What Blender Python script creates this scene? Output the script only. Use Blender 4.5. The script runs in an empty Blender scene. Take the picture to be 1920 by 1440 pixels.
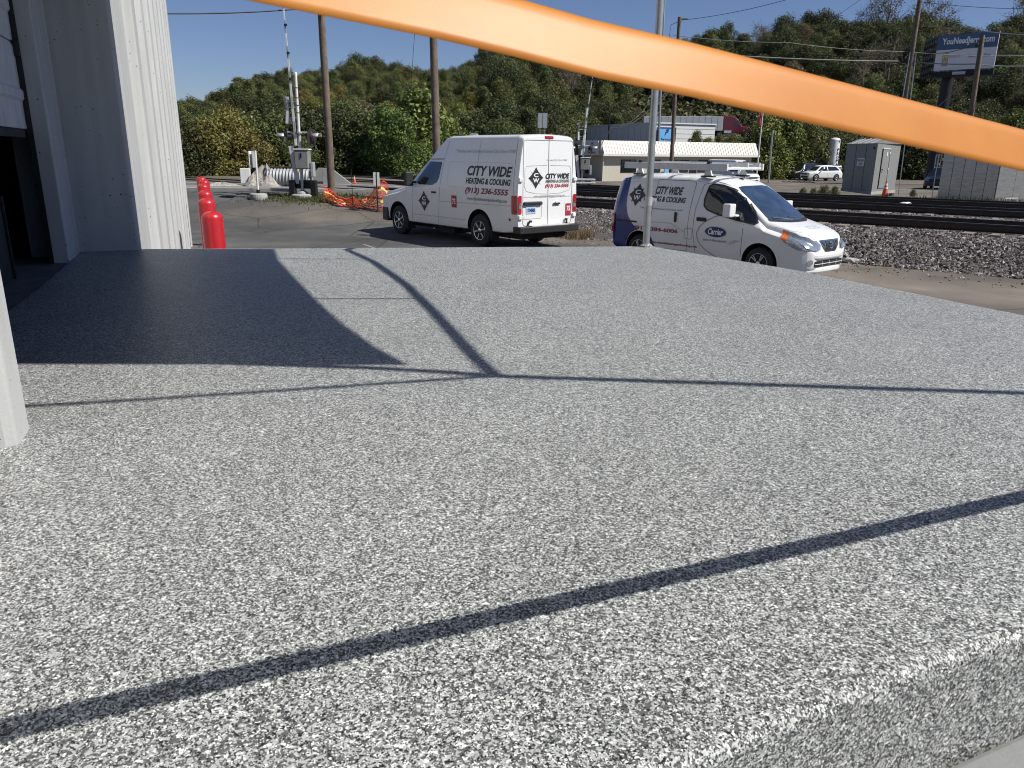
import bpy, bmesh, math, random
import numpy as np
from mathutils import Vector, Matrix
from mathutils.bvhtree import BVHTree
R_ = math.radians
SC = bpy.context.scene
COL = SC.collection
random.seed(7); RNG = np.random.default_rng(7)

# ------------------------------------------------------------------ camera
CH = 2.28                      # eye height above the lower lot
FPX = 1442.0                   # focal length in photo pixels (1920 wide)
PITCH = math.atan(FPX/4780.0); ROLL = math.atan(50/4780.0)
_f = np.array([0, math.cos(PITCH), -math.sin(PITCH)]); _r0 = np.array([1, 0, 0.]); _u0 = np.cross(_r0, _f)
_c, _s = math.cos(ROLL), math.sin(ROLL)
_r = _c*_r0 + _s*_u0; _u = _c*_u0 - _s*_r0
cam_d = bpy.data.cameras.new('camera'); cam = bpy.data.objects.new('camera', cam_d); COL.objects.link(cam)
cam.matrix_world = Matrix(((_r[0], _u[0], -_f[0], 0), (_r[1], _u[1], -_f[1], 0), (_r[2], _u[2], -_f[2], CH), (0, 0, 0, 1)))
cam_d.sensor_width = 36; cam_d.lens = 36*FPX/1920; cam_d.clip_start = 0.05; cam_d.clip_end = 3000
cam_d.dof.use_dof = True; cam_d.dof.focus_distance = 6.0; cam_d.dof.aperture_fstop = 18.0
SC.camera = cam
SC.cycles.filter_width = 1.05
SC.render.resolution_x = 1024; SC.render.resolution_y = 768

# ------------------------------------------------------------------ sky and sun
SUN_AZ, SUN_EL = 107.0, 47.7   # azimuth clockwise from the viewing direction (+Y)
W = bpy.data.worlds.new('World'); SC.world = W; W.use_nodes = True
nt = W.node_tree; bg = nt.nodes['Background']
sky = nt.nodes.new('ShaderNodeTexSky'); sky.sky_type = 'NISHITA'; sky.sun_disc = False
sky.sun_elevation = R_(SUN_EL); sky.sun_rotation = R_(SUN_AZ)
sky.altitude = 600; sky.air_density = 1.0; sky.dust_density = 0.2; sky.ozone_density = 2.0
tint = nt.nodes.new('ShaderNodeMix'); tint.data_type = 'RGBA'; tint.blend_type = 'MULTIPLY'; tint.inputs[0].default_value = 1; tint.inputs[7].default_value = (.92, .97, 1.25, 1)
nt.links.new(sky.outputs[0], tint.inputs[6]); nt.links.new(tint.outputs[2], bg.inputs[0]); bg.inputs[1].default_value = 0.05
sun_d = bpy.data.lights.new('sun', 'SUN'); sun = bpy.data.objects.new('sun', sun_d); COL.objects.link(sun)
sun_d.energy = 5.0; sun_d.angle = R_(0.53); sun_d.color = (1.0, 0.965, 0.885)
_sd = Vector((math.sin(R_(SUN_AZ))*math.cos(R_(SUN_EL)), math.cos(R_(SUN_AZ))*math.cos(R_(SUN_EL)), math.sin(R_(SUN_EL))))
sun.rotation_euler = _sd.to_track_quat('Z', 'Y').to_euler(); sun.location = (30, -10, 40)
SC.view_settings.view_transform = 'Standard'; SC.view_settings.look = 'None'
SC.view_settings.gamma = 1.0; SC.view_settings.use_curve_mapping = False; SC.view_settings.exposure = 0.3

# ------------------------------------------------------------------ pixel helpers
def ray(x, y): return _f + _r*(x-960)/FPX - _u*(y-720)/FPX
def px(x, y, z):
    d = ray(x, y); t = (z-CH)/d[2]; return (t*d[0], t*d[1], z)
def pxd(x, y, Y):
    d = ray(x, y); t = Y/d[1]; return (t*d[0], Y, CH+t*d[2])
def skyslope(x, y):
    d = ray(x, y); return math.atan2(d[0], d[1]), d[2]/math.hypot(d[0], d[1])
def smooth(t): t = np.clip(t, 0, 1); return t*t*(3-2*t)

# ------------------------------------------------------------------ mesh helpers
class MB:
    def __init__(s): s.v = []; s.f = []; s.m = []
    def add(s, v, f, mi=0):
        o = len(s.v); s.v += [tuple(map(float, p)) for p in v]; s.f += [tuple(i+o for i in q) for q in f]; s.m += [mi]*len(f); return s
    def box(s, c, d, rz=0, mi=0, M=None):
        v = []
        for i in (-.5, .5):
            for j in (-.5, .5):
                for k in (-.5, .5): v.append(Vector((i*d[0], j*d[1], k*d[2])))
        T = Matrix.Translation(c) @ (M if M is not None else Matrix.Rotation(rz, 4, 'Z'))
        v = [T @ p for p in v]
        return s.add(v, [(0, 1, 3, 2), (4, 6, 7, 5), (0, 4, 5, 1), (2, 3, 7, 6), (0, 2, 6, 4), (1, 5, 7, 3)], mi)
    def bar(s, p, q, w, h, mi=0, up=(0, 0, 1)):
        p = Vector(p); q = Vector(q); d = q-p; L = d.length; d.normalize()
        side = d.cross(Vector(up));
        if side.length < 1e-4: side = d.cross(Vector((1, 0, 0)))
        side.normalize(); u = side.cross(d)
        M = Matrix((d, side, u)).transposed().to_4x4()
        return s.box((p+q)/2, (L, w, h), mi=mi, M=M)
    def tube(s, pts, r, n=8, cap=True, mi=0):
        pts = [Vector(p) for p in pts]; k = len(pts)
        rr = r if isinstance(r, (list, tuple)) else [r]*k
        V = []; F = []; ref = None
        for i in range(k):
            a = pts[max(i-1, 0)]; b = pts[min(i+1, k-1)]; d = (b-a).normalized()
            if ref is None or abs(ref.dot(d)) > .95: ref = Vector((0, 0, 1)) if abs(d.z) < .9 else Vector((1, 0, 0))
            x = d.cross(ref).normalized(); y = d.cross(x)
            for j in range(n):
                t = 2*math.pi*j/n; V.append(pts[i]+(x*math.cos(t)+y*math.sin(t))*rr[i])
        for i in range(k-1):
            for j in range(n):
                F.append((i*n+j, i*n+(j+1) % n, (i+1)*n+(j+1) % n, (i+1)*n+j))
        if cap: F += [tuple(range(n)), tuple(reversed(range((k-1)*n, k*n)))]
        return s.add(V, F, mi)
    def lathe(s, prof, n=24, c=(0, 0, 0), axis='z', mi=0):
        V = []; F = []
        for (r, z) in prof:
            for j in range(n):
                t = 2*math.pi*j/n; a, b = r*math.cos(t), r*math.sin(t)
                p = {'z': (a, b, z), 'y': (a, z, -b), 'x': (z, a, b)}[axis]
                V.append((p[0]+c[0], p[1]+c[1], p[2]+c[2]))
        for i in range(len(prof)-1):
            for j in range(n):
                F.append((i*n+j, i*n+(j+1) % n, (i+1)*n+(j+1) % n, (i+1)*n+j))
        F += [tuple(reversed(range(n))), tuple(range((len(prof)-1)*n, len(prof)*n))]
        return s.add(V, F, mi)
    def prism(s, poly, a0, a1, axis='z', mi=0, M=None):
        n = len(poly); V = []
        for a in (a0, a1):
            for (p, q) in poly:
                v = {'z': (p, q, a), 'y': (p, a, q), 'x': (a, p, q)}[axis]
                V.append(M @ Vector(v) if M is not None else v)
        F = [tuple(reversed(range(n))), tuple(range(n, 2*n))]+[(i, (i+1) % n, n+(i+1) % n, n+i) for i in range(n)]
        return s.add(V, F, mi)
    def blob(s, c, r, seed=0, sub=1, jit=.25, mi=0):
        rn = random.Random(seed); bm = bmesh.new(); bmesh.ops.create_icosphere(bm, subdivisions=sub, radius=1)
        rr = r if isinstance(r, (tuple, list)) else (r, r, r)
        V = []
        for v in bm.verts:
            k = 1+rn.uniform(-jit, jit); V.append((c[0]+v.co.x*rr[0]*k, c[1]+v.co.y*rr[1]*k, c[2]+v.co.z*rr[2]*k))
        F = [tuple(x.index for x in f.verts) for f in bm.faces]; bm.free(); return s.add(V, F, mi)
    def build(s, name, mat, parent=None, smooth=False, bevel=0, fixn=True, seg=2):
        me = bpy.data.meshes.new(name); me.from_pydata(s.v, [], s.f)
        for m in (mat if isinstance(mat, (list, tuple)) else [mat]): me.materials.append(m)
        if any(s.m): me.polygons.foreach_set('material_index', s.m)
        if fixn:
            bm = bmesh.new(); bm.from_mesh(me); bmesh.ops.recalc_face_normals(bm, faces=bm.faces); bm.to_mesh(me); bm.free()
        o = bpy.data.objects.new(name, me); COL.objects.link(o)
        if smooth:
            me.polygons.foreach_set('use_smooth', [True]*len(me.polygons)); me.set_sharp_from_angle(angle=R_(38))
        if bevel:
            b = o.modifiers.new('bevel', 'BEVEL'); b.width = bevel; b.segments = seg; b.limit_method = 'ANGLE'; b.angle_limit = R_(40)
        o.parent = parent
        return o
def tag(o, label=None, cat=None, group=None, kind=None):
    if label: o['label'] = label
    if cat: o['category'] = cat
    if group: o['group'] = group
    if kind: o['kind'] = kind
    return o
def thing(name, label, cat, loc=(0, 0, 0), rz=0, group=None):
    o = bpy.data.objects.new(name, None); COL.objects.link(o); o.empty_display_size = .2
    o.location = loc; o.rotation_euler = (0, 0, rz); return tag(o, label, cat, group)
def copy_tree(o, parent=None):
    c = o.copy(); COL.objects.link(c); c.parent = parent
    for ch in o.children: copy_tree(ch, c)
    return c
def share(name, me, parent=None, loc=(0, 0, 0), rot=(0, 0, 0), scale=(1, 1, 1)):
    o = bpy.data.objects.new(name, me); COL.objects.link(o); o.location = loc; o.rotation_euler = rot; o.scale = scale; o.parent = parent; return o

# ------------------------------------------------------------------ materials
def new_mat(name):
    m = bpy.data.materials.new(name); m.use_nodes = True; n = m.node_tree
    return m, n, n.nodes['Principled BSDF']
def N(n, t, **k):
    x = n.nodes.new(t)
    for a, b in k.items(): setattr(x, a, b)
    return x
def noise(n, scale, detail=4, rough=.55, co='Object', vec=None):
    if vec is None:
        tc = N(n, 'ShaderNodeTexCoord'); vec = tc.outputs[co]
    t = N(n, 'ShaderNodeTexNoise'); t.inputs['Scale'].default_value = scale; t.inputs['Detail'].default_value = detail; t.inputs['Roughness'].default_value = rough
    n.links.new(vec, t.inputs['Vector']); return t
def ramp(n, fac, stops, interp='LINEAR'):
    r = N(n, 'ShaderNodeValToRGB'); e = r.color_ramp; e.interpolation = interp
    while len(e.elements) < len(stops): e.elements.new(.5)
    for el, (p, c) in zip(e.elements, stops):
        el.position = p; el.color = (c[0], c[1], c[2], 1) if not isinstance(c, (int, float)) else (c, c, c, 1)
    n.links.new(fac, r.inputs[0]); return r
def mixc(n, fac, a, b, mode='MIX'):
    m = N(n, 'ShaderNodeMix', data_type='RGBA', blend_type=mode)
    for sock, val in ((m.inputs[0], fac), (m.inputs[6], a), (m.inputs[7], b)):
        if hasattr(val, 'is_linked'): n.links.new(val, sock)
        elif isinstance(val, (int, float)): sock.default_value = val
        else: sock.default_value = (*val[:3], 1)
    return m.outputs[2]
def bump(n, height, strength, dist=.01, normal=None):
    b = N(n, 'ShaderNodeBump'); b.inputs['Strength'].default_value = strength; b.inputs['Distance'].default_value = dist
    n.links.new(height, b.inputs['Height'])
    if normal is not None: n.links.new(normal, b.inputs['Normal'])
    return b.outputs[0]
def mat(name, col, rough=.6, metal=0, var=.12, vs=6, bp=0, bs=60, coat=0, spec=.5, bd=.004, streak=0):
    m, n, p = new_mat(name)
    p.inputs['Roughness'].default_value = rough; p.inputs['Metallic'].default_value = metal
    p.inputs['Coat Weight'].default_value = coat; p.inputs['Coat Roughness'].default_value = .06; p.inputs['Specular IOR Level'].default_value = spec
    if var:
        t = noise(n, vs, 5)
        r = ramp(n, t.outputs['Fac'], [(.25, [c*(1-var) for c in col]), (.75, [min(1, c*(1+var)) for c in col])])
        src = r.outputs[0]
        if streak:
            tc = N(n, 'ShaderNodeTexCoord'); mp = N(n, 'ShaderNodeMapping'); mp.inputs['Scale'].default_value = (14, 14, .8)
            n.links.new(tc.outputs['Object'], mp.inputs['Vector']); t2 = noise(n, 1.0, 4, vec=mp.outputs[0])
            r2 = ramp(n, t2.outputs['Fac'], [(.45, (1, 1, 1)), (.8, [1-streak]*3)])
            src = mixc(n, 1.0, src, r2.outputs[0], 'MULTIPLY')
        n.links.new(src, p.inputs['Base Color'])
    else: p.inputs['Base Color'].default_value = (*col, 1)
    if bp:
        t = noise(n, bs, 4); n.links.new(bump(n, t.outputs['Fac'], bp, bd), p.inputs['Normal'])
    return m
MT = {}
def defmat(k, *a, **kw): MT[k] = mat(k, *a, **kw); return MT[k]
defmat('van_white', (.74, .745, .75), .32, var=.02, vs=2, coat=.6)
defmat('van_grey', (.5, .5, .5), .35, var=.03, vs=2)
defmat('van_blue', (.004, .022, .16), .25, var=.03, coat=.6)
defmat('black_plastic', (.018, .018, .02), .55, var=.15)
defmat('seam', (.16, .16, .17), .7, var=0)
defmat('tyre', (.022, .022, .024), .85, var=.2, bp=.3, bs=90)
defmat('chrome', (.75, .76, .78), .12, 1, var=.05)
defmat('alloy', (.55, .56, .58), .32, .9, var=.05)
defmat('ink', (.025, .027, .03), .45, var=0)
defmat('ink_grey', (.33, .34, .35), .5, var=0)
defmat('ink_light', (.55, .56, .57), .5, var=0)
defmat('ink_red', (.38, .02, .045), .45, var=0)
defmat('ink_maroon', (.25, .03, .05), .45, var=0)
defmat('ink_blue', (.012, .03, .16), .4, var=0)
defmat('ink_white', (.82, .82, .82), .45, var=0)
defmat('red_lens', (.38, .012, .02), .18, var=.1, coat=.7)
defmat('clear_lens', (.42, .45, .49), .12, .6, var=.25, vs=18, coat=.9)
defmat('amber_lens', (.75, .16, .02), .2, var=.1, coat=.8)
defmat('under', (.012, .012, .013), .9, var=.2)
defmat('galv', (.42, .44, .45), .42, .75, var=.14, vs=14, streak=.12)
defmat('steel_dark', (.03, .03, .033), .45, .6, var=.3)
defmat('rail_steel', (.035, .028, .024), .6, .4, var=.3, vs=9)
defmat('rail_top', (.38, .38, .39), .3, 1, var=.2)
defmat('wood_pole', (.15, .115, .09), .9, var=.35, vs=5, bp=.6, bs=25, bd=.02, streak=.5)
defmat('wood_tie', (.20, .18, .16), .95, var=.35, vs=8, bp=.6, bs=30, bd=.01)
defmat('concrete', (.34, .335, .32), .9, var=.15, vs=5, bp=.3, bs=40)
defmat('concrete_step', (.21, .213, .212), .9, var=.12, vs=9, bp=.4, bs=120)
defmat('concrete_dark', (.10, .10, .105), .85, var=.3, vs=6, bp=.3, bs=30)
defmat('white_paint', (.66, .66, .65), .5, var=.06, streak=.12)
defmat('cream', (.5, .47, .39), .6, var=.07, streak=.12)
defmat('cream_roof', (.58, .55, .46), .45, var=.05)
defmat('grey_metal', (.26, .265, .26), .55, .25, var=.12, vs=5, streak=.15)
defmat('red_plastic', (.40, .008, .012), .36, var=.16, vs=3, bp=.12, bs=18, bd=.01, coat=.35)
defmat('cone_orange', (.85, .11, .04), .5, var=.08)
defmat('net_orange', (.75, .07, .045), .6, var=.12)
defmat('net_yellow', (.9, .55, .12), .6, var=.1)
defmat('sign_white', (.72, .73, .74), .5, var=.04)
defmat('sign_back', (.5, .51, .52), .5, .5, var=.1)
defmat('fence_dark', (.035, .035, .037), .8, var=.3, streak=.2)
defmat('gravel', (.40, .37, .33), .95, var=.35, vs=9, bp=1, bs=35, bd=.05)
defmat('bark', (.085, .068, .052), .95, var=.35, vs=6, bp=.6, bs=18, bd=.03)
defmat('bark_pale', (.19, .17, .145), .95, var=.3, vs=6, bp=.5, bs=18, bd=.03)
defmat('truck_maroon', (.17, .012, .035), .3, var=.05, coat=.6)
defmat('trailer', (.62, .63, .64), .4, var=.06, vs=2, streak=.1)
defmat('car_black', (.012, .013, .017), .25, var=.1, coat=.8)
defmat('car_silver', (.45, .47, .5), .3, .5, var=.05, coat=.6)
defmat('sky_sign', (.16, .42, .72), .4, var=.05)
defmat('sign_navy', (.06, .12, .22), .5, var=.06)
defmat('sign_yellow', (.75, .62, .12), .5, var=.05)
defmat('banner_blue', (.03, .14, .38), .5, var=.08)
defmat('yellow_paint', (.72, .50, .10), .6, var=.12)
defmat('wire', (.02, .02, .022), .6, var=0)
defmat('cable_pale', (.22, .22, .22), .5, .3, var=0)
defmat('flag', (.45, .06, .08), .8, var=.3, vs=12)
defmat('tarp', (.05, .065, .10), .6, var=.1)
defmat('rubber', (.02, .021, .024), .8, var=.4, vs=14, bp=.3, bs=40)
m, n, p = new_mat('glass_dark'); p.inputs['Base Color'].default_value = (.012, .015, .018, 1); p.inputs['Roughness'].default_value = .04; p.inputs['Specular IOR Level'].default_value = .7; p.inputs['Coat Weight'].default_value = .5; p.inputs['Coat Roughness'].default_value = .02; MT['glass_dark'] = m
m, n, p = new_mat('windshield'); t = noise(n, 3.5, 3); r = ramp(n, t.outputs['Fac'], [(.35, (.02, .035, .06)), (.75, (.05, .08, .13))]); n.links.new(r.outputs[0], p.inputs['Base Color']); p.inputs['Roughness'].default_value = .04; p.inputs['Specular IOR Level'].default_value = 1.0; p.inputs['Coat Weight'].default_value = 1; p.inputs['Coat Roughness'].default_value = .02; MT['windshield'] = m  # mottled blue base colour paints in the sky reflected by the glass
# brushed steel cabinet
m, n, p = new_mat('brushed_steel'); tc = N(n, 'ShaderNodeTexCoord'); mp = N(n, 'ShaderNodeMapping'); mp.inputs['Scale'].default_value = (1, 1, 9); n.links.new(tc.outputs['Object'], mp.inputs['Vector'])
t = noise(n, 2.2, 5, vec=mp.outputs[0]); r = ramp(n, t.outputs['Fac'], [(.3, (.36, .35, .33)), (.7, (.52, .51, .49))]); n.links.new(r.outputs[0], p.inputs['Base Color']); p.inputs['Metallic'].default_value = .9; p.inputs['Roughness'].default_value = .38; MT['brushed_steel'] = m
# painted precast concrete with bug holes
m, n, p = new_mat('precast'); p.inputs['Roughness'].default_value = .75
t = noise(n, 1.3, 5); base = ramp(n, t.outputs['Fac'], [(.3, (.40, .41, .41)), (.7, (.46, .465, .46))])
tc = N(n, 'ShaderNodeTexCoord'); v = N(n, 'ShaderNodeTexVoronoi'); v.inputs['Scale'].default_value = 26; v.inputs['Randomness'].default_value = 1; n.links.new(tc.outputs['Object'], v.inputs['Vector'])
big = noise(n, 2.6, 3); sel = N(n, 'ShaderNodeSeparateColor'); n.links.new(v.outputs['Color'], sel.inputs[0])
thr = N(n, 'ShaderNodeMath', operation='MULTIPLY'); n.links.new(sel.outputs[0], thr.inputs[0])
bm_ = N(n, 'ShaderNodeMapRange'); bm_.inputs[1].default_value = .30; bm_.inputs[2].default_value = .56; n.links.new(big.outputs['Fac'], bm_.inputs[0]); n.links.new(bm_.outputs[0], thr.inputs[1])
sz = N(n, 'ShaderNodeMath', operation='MULTIPLY'); sz.inputs[1].default_value = .17; n.links.new(thr.outputs[0], sz.inputs[0])
hole = N(n, 'ShaderNodeMath', operation='LESS_THAN'); n.links.new(v.outputs['Distance'], hole.inputs[0]); n.links.new(sz.outputs[0], hole.inputs[1])
mpS = N(n, 'ShaderNodeMapping'); mpS.inputs['Scale'].default_value = (9, 9, .55); n.links.new(tc.outputs['Object'], mpS.inputs['Vector'])
tS = noise(n, 1.0, 5, vec=mpS.outputs[0]); rS = ramp(n, tS.outputs['Fac'], [(.35, (.86, .855, .84)), (.6, (1.03, 1.03, 1.03))]); bs_ = mixc(n, .9, base.outputs[0], rS.outputs[0], 'MULTIPLY')
n.links.new(mixc(n, hole.outputs[0], bs_, (.06, .06, .065)), p.inputs['Base Color'])
fine = noise(n, 90, 3); hb = N(n, 'ShaderNodeMath', operation='SUBTRACT'); n.links.new(fine.outputs['Fac'], hb.inputs[0]); n.links.new(hole.outputs[0], hb.inputs[1])
n.links.new(bump(n, hb.outputs[0], .35, .004), p.inputs['Normal']); MT['precast'] = m
# vinyl flake epoxy floor: overlapping chips of white, greys and charcoal under a clear coat
m, n, p = new_mat('flake_epoxy'); tc = N(n, 'ShaderNodeTexCoord')
wn = noise(n, 120, 2, co='Object'); wm = mixc(n, .0035, tc.outputs['Object'], wn.outputs['Color'], 'ADD')
def vor(scale, off):
    mp = N(n, 'ShaderNodeMapping'); mp.inputs['Location'].default_value = off; n.links.new(wm, mp.inputs['Vector'])
    v = N(n, 'ShaderNodeTexVoronoi'); v.inputs['Scale'].default_value = scale; n.links.new(mp.outputs[0], v.inputs['Vector'])
    s = N(n, 'ShaderNodeSeparateColor'); n.links.new(v.outputs['Color'], s.inputs[0]); return v, s
v1, s1 = vor(260, (0, 0, 0)); v2, s2 = vor(185, (3.1, 1.7, .4)); v3, s3 = vor(440, (.3, 5.2, 2))
c1 = ramp(n, s1.outputs[0], [(0, (.016, .017, .019)), (.23, (.10, .102, .103)), (.55, (.37, .38, .37)), (.89, (.68, .69, .68))], 'CONSTANT')
c2 = ramp(n, s2.outputs[0], [(0, (.095, .097, .098)), (.46, (.38, .39, .38)), (.91, (.68, .69, .68))], 'CONSTANT')
c3 = ramp(n, s3.outputs[0], [(0, (.014, .015, .017)), (.32, (.11, .112, .114)), (.58, (.38, .39, .38)), (.87, (.76, .77, .76))], 'CONSTANT')
k2 = N(n, 'ShaderNodeMath', operation='GREATER_THAN'); k2.inputs[1].default_value = .62; n.links.new(s2.outputs[1], k2.inputs[0])
k3 = N(n, 'ShaderNodeMath', operation='GREATER_THAN'); k3.inputs[1].default_value = .70; n.links.new(s3.outputs[1], k3.inputs[0])
cc = mixc(n, k2.outputs[0], c1.outputs[0], c2.outputs[0]); cc = mixc(n, k3.outputs[0], cc, c3.outputs[0])
lg = noise(n, 60, 3); lr = ramp(n, lg.outputs['Fac'], [(.36, (.90, .90, .90)), (.64, (1.12, 1.12, 1.12))]); cc = mixc(n, 1, cc, lr.outputs[0], 'MULTIPLY')
lg2 = noise(n, 2.0, 4); lr2 = ramp(n, lg2.outputs['Fac'], [(.3, (.93, .93, .93)), (.7, (1.05, 1.05, 1.05))]); cc = mixc(n, 1, cc, lr2.outputs[0], 'MULTIPLY')
n.links.new(cc, p.inputs['Base Color']); p.inputs['Roughness'].default_value = .42
fb = noise(n, 260, 2)
bnode = bump(n, fb.outputs['Fac'], .6, .0016); n.links.new(bnode, p.inputs['Normal'])
p.inputs['Specular IOR Level'].default_value = .12; p.inputs['Coat Weight'].default_value = .04; p.inputs['Coat Roughness'].default_value = .15; n.links.new(bnode, p.inputs['Coat Normal']); MT['flake'] = m
# lot: worn asphalt, tan dirt and a little turf, mixed by a vertex colour
m, n, p = new_mat('lot'); p.inputs['Roughness'].default_value = .93
at = N(n, 'ShaderNodeVertexColor'); at.layer_name = 'mix'; sp = N(n, 'ShaderNodeSeparateColor'); n.links.new(at.outputs[0], sp.inputs[0])
geo = N(n, 'ShaderNodeTexCoord'); o_ = geo.outputs['Object']
t1 = noise(n, .35, 6, .6, vec=o_); t2 = noise(n, 14, 4, vec=o_); t3 = noise(n, 70, 3, vec=o_)
asp = ramp(n, t1.outputs['Fac'], [(.3, (.058, .058, .057)), (.55, (.088, .086, .082)), (.75, (.135, .128, .117))])
drt = ramp(n, t1.outputs['Fac'], [(.3, (.095, .079, .063)), (.55, (.14, .12, .098)), (.75, (.21, .187, .155))])
grs = ramp(n, t2.outputs['Fac'], [(.3, (.05, .055, .022)), (.6, (.12, .11, .05)), (.8, (.2, .17, .09))])
def fuzz(o, w=.3):
    a = N(n, 'ShaderNodeMath', operation='ADD'); n.links.new(o, a.inputs[0]); b = N(n, 'ShaderNodeMapRange'); b.inputs[3].default_value = -w; b.inputs[4].default_value = w; n.links.new(t2.outputs['Fac'], b.inputs[0]); n.links.new(b.outputs[0], a.inputs[1])
    c = N(n, 'ShaderNodeMapRange'); c.inputs[1].default_value = .3; c.inputs[2].default_value = .7; n.links.new(a.outputs[0], c.inputs[0]); return c.outputs[0]
cc = mixc(n, fuzz(sp.outputs[0], .5), asp.outputs[0], drt.outputs[0]); cc = mixc(n, fuzz(sp.outputs[1], .6), cc, grs.outputs[0])
sk = ramp(n, t3.outputs['Fac'], [(.35, (.75, .75, .75)), (.65, (1.2, 1.2, 1.2))]); cc = mixc(n, .8, cc, sk.outputs[0], 'MULTIPLY')
wv = noise(n, 1.3, 4, vec=o_); wo = mixc(n, .35, o_, wv.outputs['Color'], 'ADD')
ck = N(n, 'ShaderNodeTexVoronoi', feature='DISTANCE_TO_EDGE'); ck.inputs['Scale'].default_value = .33; n.links.new(wo, ck.inputs['Vector'])
ckr = ramp(n, ck.outputs['Distance'], [(.004, (.45, .45, .45)), (.012, (1, 1, 1))]); cc = mixc(n, .8, cc, ckr.outputs[0], 'MULTIPLY')
st_ = noise(n, .22, 3, .7, vec=o_); str_ = ramp(n, st_.outputs['Fac'], [(.40, (.72, .72, .72)), (.5, (1, 1, 1)), (.62, (1.18, 1.17, 1.15))]); cc = mixc(n, .9, cc, str_.outputs[0], 'MULTIPLY')
n.links.new(cc, p.inputs['Base Color']); n.links.new(bump(n, t3.outputs['Fac'], .5, .01), p.inputs['Normal']); MT['lot'] = m
defmat('road', (.20, .195, .185), .9, var=.2, vs=.8, bp=.3, bs=60)
defmat('ballast', (.11, .095, .088), .95, var=.45, vs=16, bp=1, bs=28, bd=.05)
m, n, p = new_mat('stone'); g = N(n, 'ShaderNodeNewGeometry'); r = ramp(n, g.outputs['Random Per Island'], [(0, (.055, .05, .048)), (.4, (.13, .115, .108)), (.75, (.205, .185, .175)), (1, (.44, .41, .39))]); n.links.new(r.outputs[0], p.inputs['Base Color']); p.inputs['Roughness'].default_value = .9; MT['stone'] = m
m, n, p = new_mat('hill_soil'); t = noise(n, .25, 6); r = ramp(n, t.outputs['Fac'], [(.3, (.025, .03, .014)), (.55, (.06, .06, .028)), (.8, (.12, .105, .065))]); n.links.new(r.outputs[0], p.inputs['Base Color']); p.inputs['Roughness'].default_value = 1; MT['hill_soil'] = m
def leaf_mat(k, a, b, c, tl=.24):
    m, n, p = new_mat(k); g = N(n, 'ShaderNodeNewGeometry'); oi = N(n, 'ShaderNodeObjectInfo')
    r = ramp(n, g.outputs['Random Per Island'], [(0, a), (.55, b), (1, c)])
    h = N(n, 'ShaderNodeHueSaturation'); mr = N(n, 'ShaderNodeMapRange'); mr.inputs[3].default_value = .465; mr.inputs[4].default_value = .52; n.links.new(oi.outputs['Random'], mr.inputs[0]); n.links.new(mr.outputs[0], h.inputs['Hue'])
    mv = N(n, 'ShaderNodeMath', operation='MULTIPLY_ADD'); mv.inputs[1].default_value = 7.13; mv.inputs[2].default_value = 0; n.links.new(oi.outputs['Random'], mv.inputs[0]); fr = N(n, 'ShaderNodeMath', operation='FRACT'); n.links.new(mv.outputs[0], fr.inputs[0])
    mr2 = N(n, 'ShaderNodeMapRange'); mr2.inputs[3].default_value = .72; mr2.inputs[4].default_value = 1.25; n.links.new(fr.outputs[0], mr2.inputs[0]); n.links.new(mr2.outputs[0], h.inputs['Value'])
    n.links.new(r.outputs[0], h.inputs['Color']); n.links.new(h.outputs[0], p.inputs['Base Color']); p.inputs['Roughness'].default_value = .6; p.inputs['Specular IOR Level'].default_value = .3
    tr = N(n, 'ShaderNodeBsdfTranslucent'); n.links.new(h.outputs[0], tr.inputs[0]); mx = N(n, 'ShaderNodeMixShader'); mx.inputs[0].default_value = tl
    out = n.nodes['Material Output']; n.links.new(p.outputs[0], mx.inputs[1]); n.links.new(tr.outputs[0], mx.inputs[2]); n.links.new(mx.outputs[0], out.inputs[0]); MT[k] = m
leaf_mat('leaf_dark', (.028, .037, .014), (.055, .07, .023), (.105, .112, .045))
leaf_mat('leaf_mid', (.054, .072, .022), (.108, .130, .042), (.19, .20, .075))
leaf_mat('leaf_yellow', (.085, .098, .024), (.175, .178, .046), (.30, .265, .075))
leaf_mat('leaf_bright', (0.05, 0.075, 0.018), (0.11, 0.155, 0.036), (0.2, 0.24, 0.07))
leaf_mat('leaf_brown', (0.07, 0.062, 0.033), (0.14, 0.115, 0.06), (0.22, 0.18, 0.1))
leaf_mat('grass_dry', (.14, .11, .05), (.26, .21, .11), (.38, .32, .19))
leaf_mat('leaf_under', (0.03, 0.036, 0.014), (0.06, 0.066, 0.024), (0.13, 0.12, 0.05))
# translucent orange ribbon
m, n, p = new_mat('orange_tape'); t = noise(n, 9, 4); r = ramp(n, t.outputs['Fac'], [(.3, (.60, .225, .036)), (.7, (.66, .275, .052))]); n.links.new(r.outputs[0], p.inputs['Base Color']); p.inputs['Roughness'].default_value = .45
tr = N(n, 'ShaderNodeBsdfTranslucent'); n.links.new(r.outputs[0], tr.inputs[0]); mx = N(n, 'ShaderNodeMixShader'); mx.inputs[0].default_value = .3; n.links.new(p.outputs[0], mx.inputs[1]); n.links.new(tr.outputs[0], mx.inputs[2]); n.links.new(mx.outputs[0], n.nodes['Material Output'].inputs[0])
t2 = noise(n, 700, 2); n.links.new(bump(n, t2.outputs['Fac'], .15, .0004), p.inputs['Normal']); MT['orange_tape'] = m

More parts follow.
